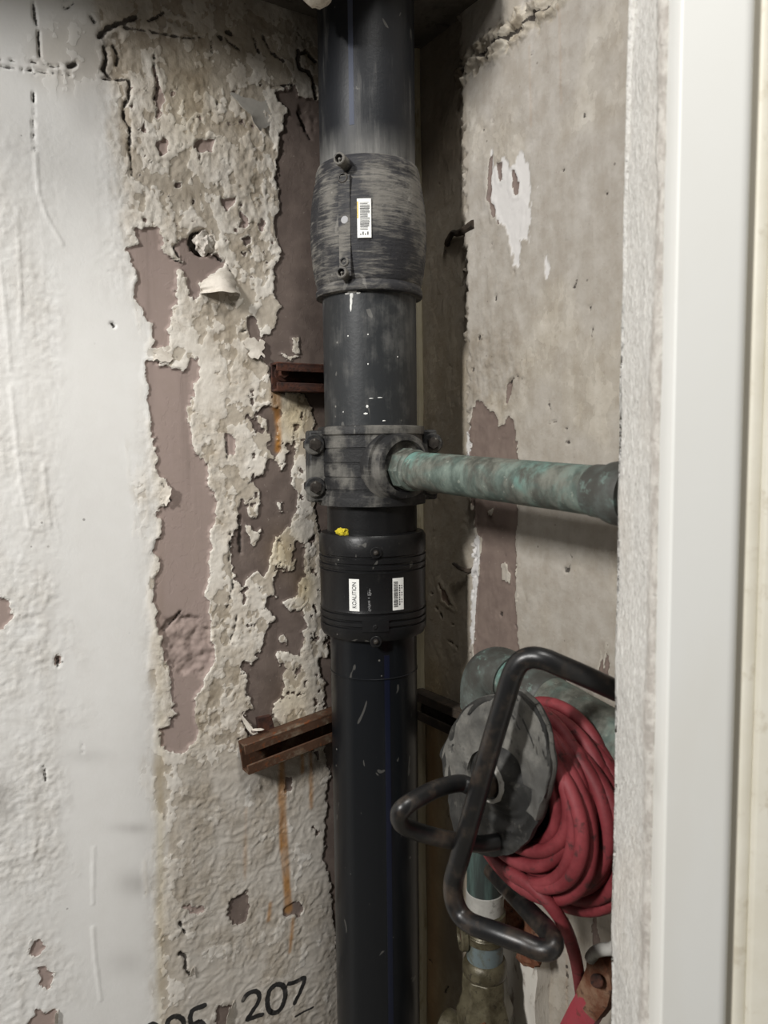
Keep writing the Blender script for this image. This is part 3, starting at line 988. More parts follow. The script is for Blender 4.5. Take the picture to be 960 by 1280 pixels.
yel = 0.15 * sm(PY, 150, 500) + 0.9 * np.exp(-((PX - 540) / 16) ** 2) * sm(PY, 780, 900) + 0.4 * (1 - sm(PX, 570, 600))
st = 0.35 * np.exp(-((PX - 540) / 9) ** 2) * sm(PY, 820, 950) + 0.14 * sm(sdf_lines(U, V, convl([(2, [(713,1130),(713,1280)]), (2, [(668,60),(670,160)]), (2, [(706,10),(707,130)])], uvR)), -0.002, 0.001)
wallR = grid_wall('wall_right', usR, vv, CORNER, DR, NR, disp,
                  dict(peel=peel, flake=fbm(U * 40, V * 24, 5, 0.65) - 0.05, cream=np.clip(lb * 0.9 + 0.35 * sm(fbm(U * 9, V * 6, 3), 0.0, 0.5), 0, 1), dirt_shade=np.clip(dirt_shade * (1 - wht), 0, 0.8), grain=np.clip(0.6 + rough * 0.7 - wht * 0.5, 0, 1), dark=0.4 + 0 * U, crack=crack, ink=-0.03 + 0 * U, stain=np.clip(st, 0, 1), yellow=np.clip(yel * (1 - wht), 0, 1), bright=wht), 'wall_right')
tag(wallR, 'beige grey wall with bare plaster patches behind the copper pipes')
# bare white plaster colour on the right wall
g_nt = M['wall_right'].node_tree
_b = g_nt.nodes['Principled BSDF']
_src = _b.inputs['Base Color'].links[0].from_socket
_at = g_nt.nodes.new('ShaderNodeAttribute')
_at.attribute_name = 'bright'
_mx = g_nt.nodes.new('ShaderNodeMix')
_mx.data_type = 'RGBA'
g_nt.links.new(_at.outputs['Fac'], _mx.inputs[0])
g_nt.links.new(_src, _mx.inputs[6])
_mx.inputs[7].default_value = C(212, 209, 206)
# keep the undercoat holes brown inside the white patch
_at2 = g_nt.nodes.new('ShaderNodeAttribute')
_at2.attribute_name = 'peel'
_mr = g_nt.nodes.new('ShaderNodeMapRange')
_mr.inputs[1].default_value, _mr.inputs[2].default_value = -0.0008, 0.0004
_mr.inputs[3].default_value, _mr.inputs[4].default_value = 1.0, 0.0
g_nt.links.new(_at2.outputs['Fac'], _mr.inputs[0])
_mm = g_nt.nodes.new('ShaderNodeMath')
_mm.operation = 'MULTIPLY'
g_nt.links.new(_at.outputs['Fac'], _mm.inputs[0])
g_nt.links.new(_mr.outputs[0], _mm.inputs[1])
g_nt.links.new(_mm.outputs[0], _mx.inputs[0])
g_nt.links.new(_mx.outputs[2], _b.inputs['Base Color'])

# sealant bead down the corner
mb = MB()
pts = [CORNER + (NL + NR) * 0.004 + Vector((0, 0, z)) + NL * 0.0012 * math.sin(z * 23) for z in np.arange(0.0, 1.93, 0.03)]
mb.tube(pts, 0.0075, 8, sub=1)
obj('corner_sealant', mb, 'caulk', wallR, label='yellowed sealant bead down the corner')

# ------------------------------------------------------------------ floor, slab overhead
mb = MB()
mb.box((0, 0.2, -0.05), (1, 0, 0), (0, 1, 0), (0, 0, 1), 1.8, 1.6, 0.05)
tag(obj('floor', mb, 'floor', None, None), kind='structure')

SLAB_Z = CAM_Z + 0.542
mb = MB()
edge_pts = [(1.05, 0.20), (0.8, 0.168), (0.64, 0.168), (0.57, 0.21), (0.53, 0.272), (0.43, 0.28), (0.32, 0.28), (0.25, 0.27), (0.22, 0.217), (0.15, 0.197), (0.05, 0.188), (-0.03, 0.185)]
# densify and roughen the broken edge
dense = []
for (a, b) in zip(edge_pts[:-1], edge_pts[1:]):
    for k in range(8):
        t = k / 8
        dense.append((a[0] + (b[0] - a[0]) * t, a[1] + (b[1] - a[1]) * t + random.uniform(-0.006, 0.006)))
poly = [(-0.03, -0.03)] + [(1.05, -0.03)] + dense + [edge_pts[-1]]
mb.prism(poly, CORNER, DL, NL, Vector((0, 0, 1)), SLAB_Z, SLAB_Z + 0.18)
slab = tag(obj('ceiling', mb, 'slab', None, None), kind='structure')
lump_c = atY(394, -38, 0.83)
mb = ico(lump_c, (0.030, 0.03, 0.028), 4)
lumpy(mb, 0.007, 90, 3)
obj('concrete_lump', mb, 'concrete', slab, label='pale broken lump hanging under the slab edge')
mb = ico(lump_c + Vector((-0.01, 0.01, 0.06)), (0.03, 0.03, 0.07), 4)
lumpy(mb, 0.012, 60, 5)
obj('concrete_lump', mb, 'concrete', slab)

# ------------------------------------------------------------------ door side: plaster edge, frame
JX0 = atY(778, 640, 0.565).x
prof = [(0.60, 0.575), (JX0 + 0.10, 0.575)]
n1 = 14
for k in range(n1 + 1):
    prof.append((JX0 + 0.10 * (1 - k / n1) + 0.004 * 0, 0.575))
prof = prof[2:]
for k in range(1, 7):          # back arris
    a = math.pi / 2 * k / 6
    prof.append((JX0 + 0.006 - 0.006 * math.sin(a), 0.569 + 0.006 * math.cos(a)))
XF = atY(816, 640, 0.500).x
for k in range(1, 70):
    t = k / 70
    prof.append((JX0 + (XF - JX0) * t, 0.569 - (0.569 - 0.506) * t))
for k in range(0, 7):
    a = math.pi / 2 * k / 6
    prof.append((XF + 0.006 - 0.006 * math.cos(a), 0.506 - 0.006 * math.sin(a)))
for k in range(1, 40):
    prof.append((XF + 0.006 + 0.0022 * k, 0.500))
prof.append((0.75, 0.500))
prof = np.array(prof)
tn = np.gradient(prof, axis=0)
tn /= np.linalg.norm(tn, axis=1, keepdims=True) + 1e-9
nn = np.stack([tn[:, 1], -tn[:, 0]], -1)
if nn[len(nn) // 3, 0] > 0:
    nn = -nn
arc = np.concatenate([[0], np.cumsum(np.linalg.norm(np.diff(prof, axis=0), axis=1))])
zz = axis_steps(0.0, 0.75, 1.95, 2.45, 0.0022, 0.05)
A, Z = np.meshgrid(arc, zz)
d = fbm(A * 340, Z * 190, 2, 0.6) * 0.0006 + fbm(A * 80, Z * 40, 3) * 0.0006 + fbm(A * 6, Z * 9, 3) * 0.0022
topshift = np.interp(Z, [0, 1.35, 1.5, 1.66, 2.4], [0, 0, -0.001, -0.006, -0.008])
d = d + topshift * (A < 0.175)
pn = len(prof)
V3 = np.stack([prof[None, :, 0] + nn[None, :, 0] * d, prof[None, :, 1] + nn[None, :, 1] * d, Z], -1).reshape(-1, 3)
idx = np.arange(pn * len(zz)).reshape(len(zz), pn)
q = np.stack([idx[:-1, :-1], idx[:-1, 1:], idx[1:, 1:], idx[1:, :-1]], -1).reshape(-1, 4)
mb = MB()
mb.v = [tuple(p) for p in V3]
mb.f = [tuple(int(i) for i in f) for f in q]
# closing back face
mb.add([(0.75, 0.575, 0.0), (0.75, 0.575, 2.45)], [])
b = len(mb.v) - 2
mb.f.append((int(idx[0, -1]), b, b + 1, int(idx[-1, -1])))
mb.f.append((b, int(idx[0, 0]), int(idx[-1, 0]), b + 1))
wf = obj('wall_front', mb, 'plaster_edge', None, 180)
at = wf.data.attributes.new('bare', 'FLOAT', 'POINT')
fullb = np.zeros(len(wf.data.vertices), np.float32)
fullb[:A.size] = (sm(A, 0.168, 0.178) * np.ones_like(Z)).ravel()
at.data.foreach_set('value', fullb)
tag(wf, 'rough white plaster edge of the wall beside the white door frame', kind='structure')


def trim(name, pts, mat, z0=0.0, z1=2.4, parent=None):
    mb = MB()
    mb.prism(pts, Vector((0, 0, 0)), Vector((1, 0, 0)), Vector((0, 1, 0)), Vector((0, 0, 1)), z0, z1)
    return obj(name, mb, mat, parent, 50)


YF = 0.480
x0, x1 = atY(838, 640, YF).x, atY(931, 640, YF).x
pts = [(x0, 0.501), (x0, YF + 0.0015), (x0 + 0.0015, YF)]
pts += [(x0 + 0.0022, YF), (x1 - 0.0088, YF), (x1 - 0.008, YF)]
for k in range(1, 7):
    a = math.pi / 2 * k / 6
    pts.append((x1 - 0.008 + 0.008 * math.sin(a), YF + 0.008 - 0.008 * math.cos(a)))
pts += [(x1, 0.501)]
fr = tag(trim('trim_1', pts, 'frame'), 'smooth white painted door frame board', kind='structure')
x2 = atY(934, 640, 0.487).x
x3 = atY(953, 640, 0.487).x
bead = [(x2, 0.501), (x2, 0.489), (x2 + 0.002, 0.487), (x3 - 0.002, 0.487), (x3, 0.489), (x3, 0.501)]
trim('frame_bead', bead, 'frame_old', 0, 2.4, fr)
trim('frame_groove', [(x1 - 0.001, 0.501), (x1 - 0.001, 0.4885), (x2 + 0.001, 0.4885), (x2 + 0.001, 0.501)], 'groove', 0, 2.4, fr)
x4 = atY(956, 640, 0.482).x
pts = [(x4, 0.501), (x4, 0.484), (x4 + 0.002, 0.482), (x4 + 0.09, 0.482), (x4 + 0.09, 0.501)]
tag(trim('trim_2', pts, 'frame_old'), 'yellowed outer strip of the door frame at the right edge', kind='structure')

# ------------------------------------------------------------------ STACK
stack = empty('drain_pipe', STACK, 'tall black plastic drain pipe with couplings standing in the corner of the walls', 'pipe')
R_UP, R_MID, R_LOW = 0.0575, 0.0572, 0.0548
z_c1t, z_c1b = zs(192, 0.064), zs(361, 0.064)
z_sdt, z_sdb = zs(532, 0.067), zs(634, 0.067)
z_c2t, z_c2b = zs(672, 0.067), zs(803, 0.067)
z_top = 2.45
zl = [z_c1t - 0.02] + [z_c1t + 0.004 * k for k in range(14)] + [SLAB_Z, z_top]
mb = MB().lathe([(R_UP, z) for z in zl], 96)
p_up = obj('pipe_section', mb, 'pipe_upper', stack, label='upper black pipe with pale dust streaks')
at = p_up.data.attributes.new('dust', 'FLOAT', 'POINT')
for i_, v_ in enumerate(p_up.data.vertices):
    at.data[i_].value = max(0.0, 1.0 - max(0.0, v_.co.z + ORG[p_up].z - z_c1t) / 0.04) ** 1.3
mb = MB().lathe([(R_MID, z_sdt - 0.02), (R_MID, z_c1b + 0.02)], 96)
p_mid = obj('pipe_section', mb, 'pipe_mid', stack, label='grey dusty middle stretch of pipe with white drip')
mb = MB().lathe([(R_MID - 0.001, z_c2t - 0.02), (R_MID - 0.001, z_sdb + 0.02)], 96)
obj('pipe_section', mb, 'collar', stack, label='short speckled pipe between saddle and coupling')
mb = MB().lathe([(R_LOW, 0.0), (R_LOW, z_c2b + 0.02)], 96)
p_low = obj('pipe_section', mb, 'pipe_low', stack, label='glossy black lower pipe')
# shallow joint ring on the lower pipe
zj = zs(850, R_LOW)
mb = MB().lathe([(R_LOW + 0.0002, zj - 0.001), (R_LOW + 0.0009, zj - 0.0004), (R_LOW + 0.0009, zj + 0.0004), (R_LOW + 0.0002, zj + 0.001)], 96, caps=False)
obj('seam_ring', mb, 'pipe_low', p_low)
# stripes
f0, _ = on_stack(485, 950, R_LOW)
mb = MB().shell(f0 - 0.06, f0 + 0.06, R_LOW - 0.001, R_LOW + 0.0003, 0.3, z_c2b - 0.02, 3, 12)
obj('blue_stripe', mb, 'blue', p_low)
f0, _ = on_stack(439, 100, R_UP)
mb = MB().shell(f0 - 0.05, f0 + 0.05, R_UP - 0.001, R_UP + 0.0003, z_c1t + 0.035, z_top, 3, 12)
obj('blue_stripe', mb, 'blue_dusty', p_up)

# electrofusion coupling (barrel)
H = z_c1t - z_c1b
pr = [(R_UP + 0.0005, z_c1t + 0.003), (0.0605, z_c1t + 0.002), (0.0625, z_c1t - 0.003), (0.0635, z_c1t - 0.012)]
for k in range(1, 60):
    t = k / 60
    bul = math.sin(math.pi * min(max((t - 0.02) / 0.96, 0), 1)) ** 0.75
    rib = (0.0004 if k % 2 == 0 else -0.0003) * (0.3 if 0.28 < t < 0.72 else 1.0)
    pr.append((0.0632 + 0.0072 * bul + rib, z_c1t - 0.012 - (H - 0.022) * t))
pr += [(0.0640, z_c1b + 0.009), (0.0652, z_c1b + 0.007), (0.0652, z_c1b + 0.001), (0.0645, z_c1b), (R_MID + 0.0005, z_c1b - 0.0005)]
mb = MB().lathe(pr, 96)
cp = obj('fusion_coupling', mb, 'coupler', stack, 50, label='dust caked barrel shaped coupling')


def stud(name, px, py, r, rad, length, mat, parent, n=20, tilt=0.0, hollow=False):
    f, z = on_stack(px, py, r)
    nd = Vector((math.cos(f), math.sin(f), tilt)).normalized()
    p = Vector((STACK.x + math.cos(f) * r, STACK.y + math.sin(f) * r, z))
    mb = MB()
    if hollow:
        mb.lathe([(rad, -0.006), (rad, length - 0.001), (rad - 0.001, length), (rad * 0.68, length), (rad * 0.62, length - 0.006), (0.0005, length - 0.006)], n, p, nd)
        mb.lathe([(rad * 0.25, length - 0.008), (rad * 0.25, length - 0.002), (rad * 0.12, length - 0.001)], 10, p, nd)
    else:
        mb.lathe([(rad, -0.006), (rad, length - 0.0008), (rad - 0.0008, length), (0.0004, length)], n, p, nd)
    return obj(name, mb, mat, parent, 40)


stud('terminal_shroud', 432, 205, 0.066, 0.0068, 0.019, 'coupler', cp, hollow=True)
stud('fusion_indicator', 430, 223, 0.068, 0.0062, 0.004, 'bolt_dark', cp, hollow=True)
stud('fusion_indicator', 432, 328, 0.068, 0.0055, 0.005, 'coupler', cp, hollow=True)
stud('terminal_shroud', 432, 343, 0.066, 0.0066, 0.012, 'coupler', cp, hollow=True)
stud('grey_plug', 431, 275, 0.0703, 0.0048, 0.0012, 'grey_dot', cp)


def stack_rect(x0, y0, x1, y1, r):
    f0, z0 = on_stack(x0, (y0 + y1) / 2, r)
    f1, _ = on_stack(x1, (y0 + y1) / 2, r)
    xm = (x0 + x1) / 2
    return f0, f1, zs(y1, r, xm), zs(y0, r, xm)


# raised spine beside the terminals
f0, f1, za, zb = stack_rect(424, 212, 438, 350, 0.070)
mb = MB()
mb.shell(f0, f1, 0.060, 0.0712, za + 0.004, zb - 0.006, 6, 10)
obj('spine', mb, 'coupler', cp)
f0, f1, za, zb = stack_rect(446.5, 248, 464, 297, 0.0718)
mb = MB().shell(f0, f1, 0.068, 0.0720, za, zb, 8, 3)
obj('label_sticker', mb, 'label', cp)
mb = MB()
df = f1 - f0
zc = zb - (zb - za) * 0.10
while zc > za + (zb - za) * 0.22:
    h = random.choice([0.0004, 0.0007, 0.0011])
    mb.shell(f0 + df * 0.2, f0 + df * random.choice([0.85, 0.9, 0.75]), 0.0715, 0.07215, zc - h, zc, 5, 1)
    zc -= h + random.choice([0.0005, 0.0008])
for k in range(4):
    mb.shell(f0 + df * (0.2 + 0.17 * k), f0 + df * (0.28 + 0.17 * k), 0.0715, 0.07215, za + 0.003, za + 0.0045 + 0.002 * (k % 2), 2, 1)
obj('barcode', mb, 'print', cp)
mb = MB().shell(f0 + df * 0.01, f0 + df * 0.09, 0.0715, 0.07212, za + (zb - za) * 0.5, zb - 0.003, 2, 2)
obj('label_edge', mb, 'label_yellow', cp)

# white drip on the middle pipe
def blob(mb_, px, py, w, h, r, th=0.0006, sub=2):
    f, z = on_stack(px, py, r)
    nd = Vector((math.cos(f), math.sin(f), 0))
    tn_ = Vector((-math.sin(f), math.cos(f), 0))
    k = 0.00048
    m_ = ico(Vector((STACK.x, STACK.y, z)) + nd * r, (w * k, th, h * k), sub, (tn_, nd, Vector((0, 0, 1))))
    mb_.add(m_.v, m_.f)


mb = MB()
for (x, y, w, h) in ((434, 367, 6, 2.5), (438, 365, 7, 3), (443, 364.5, 6, 3.5), (448, 366, 5, 3), (439.5, 369, 4.5, 9), (439, 376, 3.2, 13), (438.5, 384, 2.4, 11)):
    blob(mb, x, y, w * 1.1, h, R_MID)
obj('paint_drip', mb, 'white_drip', p_mid, 60)
mb = MB()
for (sx, sy, w, h) in ((435, 420, 2, 2), (460, 418, 2, 2), (475, 497, 7, 1.4), (464, 498, 6, 1.4), (459, 508, 3.5, 4), (457, 517, 6, 2.6), (429, 515, 1.5, 2), (480, 526, 5, 1.8), (460, 455, 2, 2), (497, 446, 2, 2)):
    blob(mb, sx, sy, w, h, R_MID, 0.0004, 1)
obj('paint_specks', mb, 'white_drip', p_mid, 60)['kind'] = 'stuff'

# branch saddle
zA, zB = z_sdt, z_sdb
Hs = zA - zB
pr = [(R_MID + 0.0005, zA + 0.001), (0.0655, zA), (0.0665, zA - 0.002), (0.0665, zA - 0.009), (0.0640, zA - 0.011)]
for t in (0.28, 0.46, 0.64, 0.80):
    zz_ = zA - Hs * t
    pr += [(0.0645, zz_ + 0.0015), (0.0632, zz_ + 0.0007), (0.0632, zz_ - 0.0007), (0.0648, zz_ - 0.0015)]
pr += [(0.0648, zB + 0.012), (0.0668, zB + 0.010), (0.0672, zB + 0.005), (0.0668, zB), (R_MID, zB - 0.001)]
mb = MB().lathe(pr, 96)
sd = obj('branch_saddle', mb, 'saddle', stack, 35, label='dusty bolted saddle clamp with a side outlet')
for side, (fx, dirn) in (('l', (math.atan2(-0.30, -1.0), 0)), ('r', (math.atan2(0.10, 1.0), 0))):
    rad = Vector((math.cos(fx), math.sin(fx), 0))
    tan = Vector((-math.sin(fx), math.cos(fx), 0))
    zc = (zA + zB) / 2
    # two flange plates of the split clamp
    for s in (-1, 1):
        mb = MB().box(STACK + rad * 0.070 + tan * (0.0075 * s) + Vector((0, 0, zc)), rad, tan, Vector((0, 0, 1)), 0.011, 0.0055, Hs / 2 - 0.004)
        bevel(obj('clamp_flange', mb, 'saddle', sd, 30), 0.003)
    for zz_ in (zA - Hs * 0.22, zA - Hs * 0.76):
        c = STACK + rad * 0.075 + Vector((0, 0, zz_))
        t0 = -tan if tan.y > 0 else tan       # toward the camera
        mb = MB()
        mb.cyl(c + t0 * 0.012, c + t0 * 0.0175, 0.0125, 24, bev=0.0015)
        o = obj('clamp_boss', mb, 'saddle', sd, 35)
        mb = MB()
        mb.cyl(c - t0 * 0.020, c + t0 * 0.019, 0.0048, 14)
        mb.cyl(c + t0 * 0.0165, c + t0 * 0.0225, 0.0078, 6, bev=0.0008)
        mb.cyl(c - t0 * 0.021, c - t0 * 0.0135, 0.0080, 6, bev=0.0008)
        obj('bolt', mb, 'bolt_dark', sd, 35)
# outlet boss, axis parallel to the right wall
_, z_br = on_stack(497, 583, 0.066)
BR0 = STACK + Vector((0, 0, z_br))
mb = MB().lathe([(0.045, 0.040), (0.045, 0.0595), (0.0435, 0.0625), (0.0400, 0.063), (0.0390, 0.067), (0.0380, 0.074), (0.0370, 0.0762), (0.0330, 0.0775), (0.0305, 0.0775), (0.0290, 0.072), (0.0225, 0.072)], 64, BR0, DR)
obj('outlet_boss', mb, 'saddle', sd, 35)

# lower coupling
zA, zB = z_c2t, z_c2b
H2 = zA - zB
pr = [(R_MID - 0.001, zA + 0.002), (0.0640, zA + 0.001), (0.0668, zA - 0.004), (0.0668, zA - 0.020)]
for t in (0.20, 0.27, 0.33):
    zz_ = zA - H2 * t
    pr += [(0.0668, zz_ + 0.0018), (0.0650, zz_ + 0.0010), (0.0650, zz_ - 0.0010), (0.0672, zz_ - 0.0018)]
pr += [(0.0664, zA - H2 * 0.36), (0.0662, zA - H2 * 0.70)]
for t in (0.74, 0.81, 0.87):
    zz_ = zA - H2 * t
    pr += [(0.0672, zz_ + 0.0018), (0.0650, zz_ + 0.0010), (0.0650, zz_ - 0.0010), (0.0670, zz_ - 0.0018)]
pr += [(0.0668, zB + 0.006), (0.0640, zB), (R_LOW, zB - 0.001)]
mb = MB().lathe(pr, 96)
c2 = obj('slip_coupling', mb, 'collar', stack, 35, label='black ribbed coupling with white labels')
for py in (691, 802):
    stud('screw_boss', 470, py, 0.0665, 0.0070, 0.0022, 'collar', c2, hollow=False)
    f, z = on_stack(470, py, 0.0690)
    nd = Vector((math.cos(f), math.sin(f), 0))
    mb = ico(Vector((STACK.x, STACK.y, z)) + nd * 0.0690, (0.0036, 0.0036, 0.0036), 2)
    obj('screw_head', mb, 'bolt_dark', c2)
f0, f1, za, zb = stack_rect(453, 776, 486, 790, 0.067)
mb = MB().shell(f0, f1, 0.064, 0.0680, za, zb, 10, 2)
obj('tab', mb, 'collar', c2)
stud('tab_stud', 469, 784, 0.0678, 0.0028, 0.0012, 'collar', c2)

RL = 0.0667
f0, f1, za, zb = stack_rect(436.5, 724, 449, 764, RL)
mb = MB().shell(f0, f1, 0.063, RL, za, zb, 6, 3)
obj('label_sticker', mb, 'label', c2, label='small white sticker reading KOALITION')


def text_mesh(body, size=1.0):
    cu = bpy.data.curves.new('txt', 'FONT')
    cu.body = body
    cu.size = size
    cu.resolution_u = 3
    o = bpy.data.objects.new('txt', cu)
    COL.objects.link(o)
    dg = bpy.context.evaluated_depsgraph_get()
    me = bpy.data.meshes.new_from_object(o.evaluated_get(dg))
    v = np.array([p.co[:] for p in me.vertices])
    f = [tuple(p.vertices) for p in me.polygons]
    bpy.data.objects.remove(o)
    bpy.data.curves.remove(cu)
    bpy.data.meshes.remove(me)
    return v, f


v, f = text_mesh('KOALITION')
v[:, 0] = (v[:, 0] - v[:, 0].min()) / (v[:, 0].max() - v[:, 0].min())
v[:, 1] = (v[:, 1] - v[:, 1].min()) / (v[:, 1].max() - v[:, 1].min())
mb = MB()
vsx = []
for (x, y, _) in v:          # reads upwards
    a = f1 - (f1 - f0) * (0.28 + 0.42 * y)
    zc = za + (zb - za) * (0.10 + 0.80 * x)
    vsx.append((STACK.x + math.cos(a) * (RL + 0.0003), STACK.y + math.sin(a) * (RL + 0.0003), zc))
mb.add(vsx, f)
obj('label_text', mb, 'print', c2, None)
f0, f1, za, zb = stack_rect(491, 722.5, 504.5, 762.5, RL)
df = f1 - f0
mb = MB().shell(f0, f1, 0.063, RL, za, zb, 6, 3)
obj('label_sticker', mb, 'label', c2, label='small white sticker with a barcode')
mb = MB()
zc = zb - 0.004
while zc > za + 0.004:
    h = random.choice([0.0004, 0.0007, 0.001])
    mb.shell(f0 + df * 0.08, f0 + df * 0.46, RL - 0.001, RL + 0.0002, zc - h, zc, 4, 1)
    zc -= h + random.choice([0.0005, 0.0007])
for k in range(9):
    zt = za + 0.006 + k * 0.0028
    mb.shell(f0 + df * 0.56, f0 + df * 0.66, RL - 0.001, RL + 0.0002, zt, zt + 0.0017, 2, 1)
    if k % 3:
        mb.shell(f0 + df * 0.78, f0 + df * 0.85, RL - 0.001, RL + 0.0002, zt, zt + 0.0014, 2, 1)
obj('barcode', mb, 'print', c2)
# faded print between the stickers
mb = MB()
f0, f1, za, zb = stack_rect(458, 716, 466, 765, RL)
for k in range(26):
    zt = za + (zb - za) * k / 26
    if random.random() < 0.75:
        mb.shell(f0 + (f1 - f0) * random.uniform(0.1, 0.3), f0 + (f1 - f0) * random.uniform(0.5, 0.8), 0.0645, 0.0663, zt, zt + 0.0007, 2, 1)
obj('faded_print', mb, 'label_grey', c2)

# pipe clip at the foot of the frame
zk = zs(1366, 0.062)
mb = MB().lathe([(R_LOW, zk + 0.016), (0.064, zk + 0.015), (0.0665, zk + 0.009), (0.0665, zk - 0.02), (0.064, zk - 0.026), (R_LOW, zk - 0.027)], 72)
obj('pipe_collar', mb, 'collar', stack, 35)

# yellow crumb on the coupling's shoulder
f, z = on_stack(427, 668, 0.0625)
cpos = Vector((STACK.x + math.cos(f) * 0.0615, STACK.y + math.sin(f) * 0.0615, zA + 0.0045))
mb = ico(cpos, (0.0065, 0.004, 0.0042), 3)
lumpy(mb, 0.0035, 420, 2)
tag(obj('foam_crumb', mb, 'yellow', None), 'tiny yellow crumb of foam resting on the rim of the black coupling', 'foam')

# ------------------------------------------------------------------ brackets on the left wall
def strut(name, a, b, h, d, mat, label, lip=0.0035, web=0.003):
    """open channel from a to b (wall points), h tall, d deep, open to the room"""
    t = (b - a).normalized()
    n = NL if abs((b - a).normalized().dot(DL)) > 0.6 else NR
    upv = n.cross(t)
    if upv.z < 0:
        upv = -upv
    root = empty(name, a, label, 'bracket')
    L = (b - a).length
    mid = a + t * L / 2
    def part(nm, cu, cn, hu, hn):
        mb_ = MB().box(mid + upv * cu + n * cn, t, upv, n, L / 2, hu, hn)
        bevel(obj(nm, mb_, mat, root, 30), 0.0008, 1)
    part('web', 0, web / 2 + 0.0005, h / 2, web / 2)
    part('flange', h / 2 - web / 2, d / 2, web / 2, d / 2)
    part('flange', -h / 2 + web / 2, d / 2, web / 2, d / 2)
    part('lip', h / 2 - lip - 0.001, d - web / 2, lip, web / 2)
    part('lip', -h / 2 + lip + 0.001, d - web / 2, lip, web / 2)
    return root, t, n, upv


a = onL(338, 472, 0.0)
b = a - DL * 0.125
rb, t, n, upv = strut('rusty_bracket', a, b, 0.036, 0.020, 'rust', 'short dark rusty steel channel bolted to the wall behind the upper pipe', 0.005)
bp = onL(352, 467, 0.004)
mb = MB().cyl(bp, bp + n * 0.010, 0.0065, 6, bev=0.001)
mb.cyl(bp - n * 0.001, bp + n * 0.003, 0.010, 20)
obj('bolt', mb, 'rust', rb, 35)

a = onL(300, 944, 0.004)
b = onL(432, 894, 0.004)
rb, t, n, upv = strut('strut_channel', a, b, 0.040, 0.021, 'rust_strut', 'long tilted rusty channel on the peeling wall beside the lower pipe', 0.006)
bp = onL(331, 905, 0.0)
mb = MB().box(bp, t, upv, n, 0.010, 0.012, 0.006)
lumpy(mb, 0.003, 200, 3)
obj('rust_clip', mb, 'rust', rb, 35)
bp = onL(346, 929, 0.003)
mb = MB().cyl(bp, bp + n * 0.006, 0.007, 6, bev=0.001)
obj('bolt', mb, 'rust', rb, 35)
# white paint chip on its top
mb = ico(onL(323, 912, 0.012), (0.008, 0.004, 0.0015), 2)
lumpy(mb, 0.002, 300, 4)
obj('paint_chip', mb, 'flake', rb)

a = onR(528, 876, 0.004)
b = a + DR * 0.20 + Vector((0, 0, 0.004))
rb2, t, n, upv = strut('strut_channel', a, b, 0.040, 0.021, 'rust_dark', 'dark oxidised channel on the wall between the black pipe and the reel', 0.006)


# iron stubs left in the right wall
def stub(px, py, pts, r, label):
    p0 = onR(px, py, 0.0)
    P = [p0 - NR * 0.01] + [p0 + NR * o + DR * x + Vector((0, 0, z)) for (o, x, z) in pts]
    mb = MB().tube(P, [r * random.uniform(0.7, 1.15) for _ in P], 8, sub=4)
    lumpy(mb, 0.001, 500, px)
    tag(obj('iron_stub', mb, 'rust_dark', None), label, 'anchor')


stub(556, 303, [(0.004, 0.010, -0.004), (0.006, 0.024, 0.005), (0.007, 0.042, 0.002), (0.008, 0.070, 0.006)], 0.0050, 'bent dark iron stub sticking out of the wall beside the barrel shaped coupling')
stub(589, 713, [(0.004, -0.002, 0.0), (0.010, -0.010, 0.002), (0.013, -0.022, 0.008)], 0.0028, 'small dark twig of iron in the wall below the copper branch pipe')

# ------------------------------------------------------------------ loose paint on the left wall
def flap(name, quad, lift, mat, nu_=18, nv_=16, th=0.0006, rag=0.10):
    q = [onL(*p) for p in quad]       # tl, tr, br, bl
    ph = quad[0][0] * 0.37
    P = []
    for j in range(nv_ + 1):
        row = []
        for i in range(nu_ + 1):
            s, t_ = i / nu_, j / nv_
            es = rag * (math.sin(7 * t_ + ph) + 0.6 * math.sin(17 * t_ + 2 * ph))
            et = rag * (math.sin(6 * s + 2 * ph) + 0.6 * math.sin(15 * s + ph))
            s2_, t2 = s + es * (s - 0.5) * 1.4, t_ + et * (t_ - 0.5) * 1.4
            p = (q[0] * (1 - s2_) + q[1] * s2_) * (1 - t2) + (q[3] * (1 - s2_) + q[2] * s2_) * t2
            row.append(p + NL * (lift(s, t_) + 0.0010))
        P.append(row)
    mb = MB().patch(P, NL, th)
    return obj(name, mb, mat, wallL, 60)


flap('paint_curl', [(252, 350), (286, 336), (300, 368), (250, 368)], lambda s, t_: 0.021 * math.sin(math.pi * s) * (0.2 + 0.8 * t_), 'flake', rag=0.05)
flap('paint_flap', [(290, 121), (338, 126), (344, 160), (318, 164)], lambda s, t_: 0.011 * (1 - s) ** 2 * (0.4 + 0.6 * t_), 'flake_grey', rag=0.08)
flap('paint_flap', [(305, 424), (328, 424), (329, 448), (311, 446)], lambda s, t_: 0.004 * s * t_ + 0.001 * math.sin(3 * s), 'flake', rag=0.14)
flap('paint_flap', [(299, 893), (303, 894), (316, 912), (309, 914)], lambda s, t_: 0.006 * t_, 'flake')
flap('paint_flap', [(283, 1258), (293, 1252), (290, 1285), (280, 1285)], lambda s, t_: 0.006 * (1 - s), 'flake')
flap('paint_flap', [(68, 1266), (73, 1262), (72, 1290), (67, 1290)], lambda s, t_: 0.004 * (1 - s), 'flake')
flap('paint_flap', [(237, 1212), (242, 1207), (243, 1219), (235, 1218)], lambda s, t_: 0.004 * (1 - s), 'flake')
flap('paint_flap', [(201, 610), (212, 606), (211, 627), (201, 632)], lambda s, t_: 0.004 * s * s, 'flake', rag=0.16)
flap('paint_flap', [(192, 437), (213, 434), (213, 451), (193, 452)], lambda s, t_: 0.002 * t_, 'flake', rag=0.16)
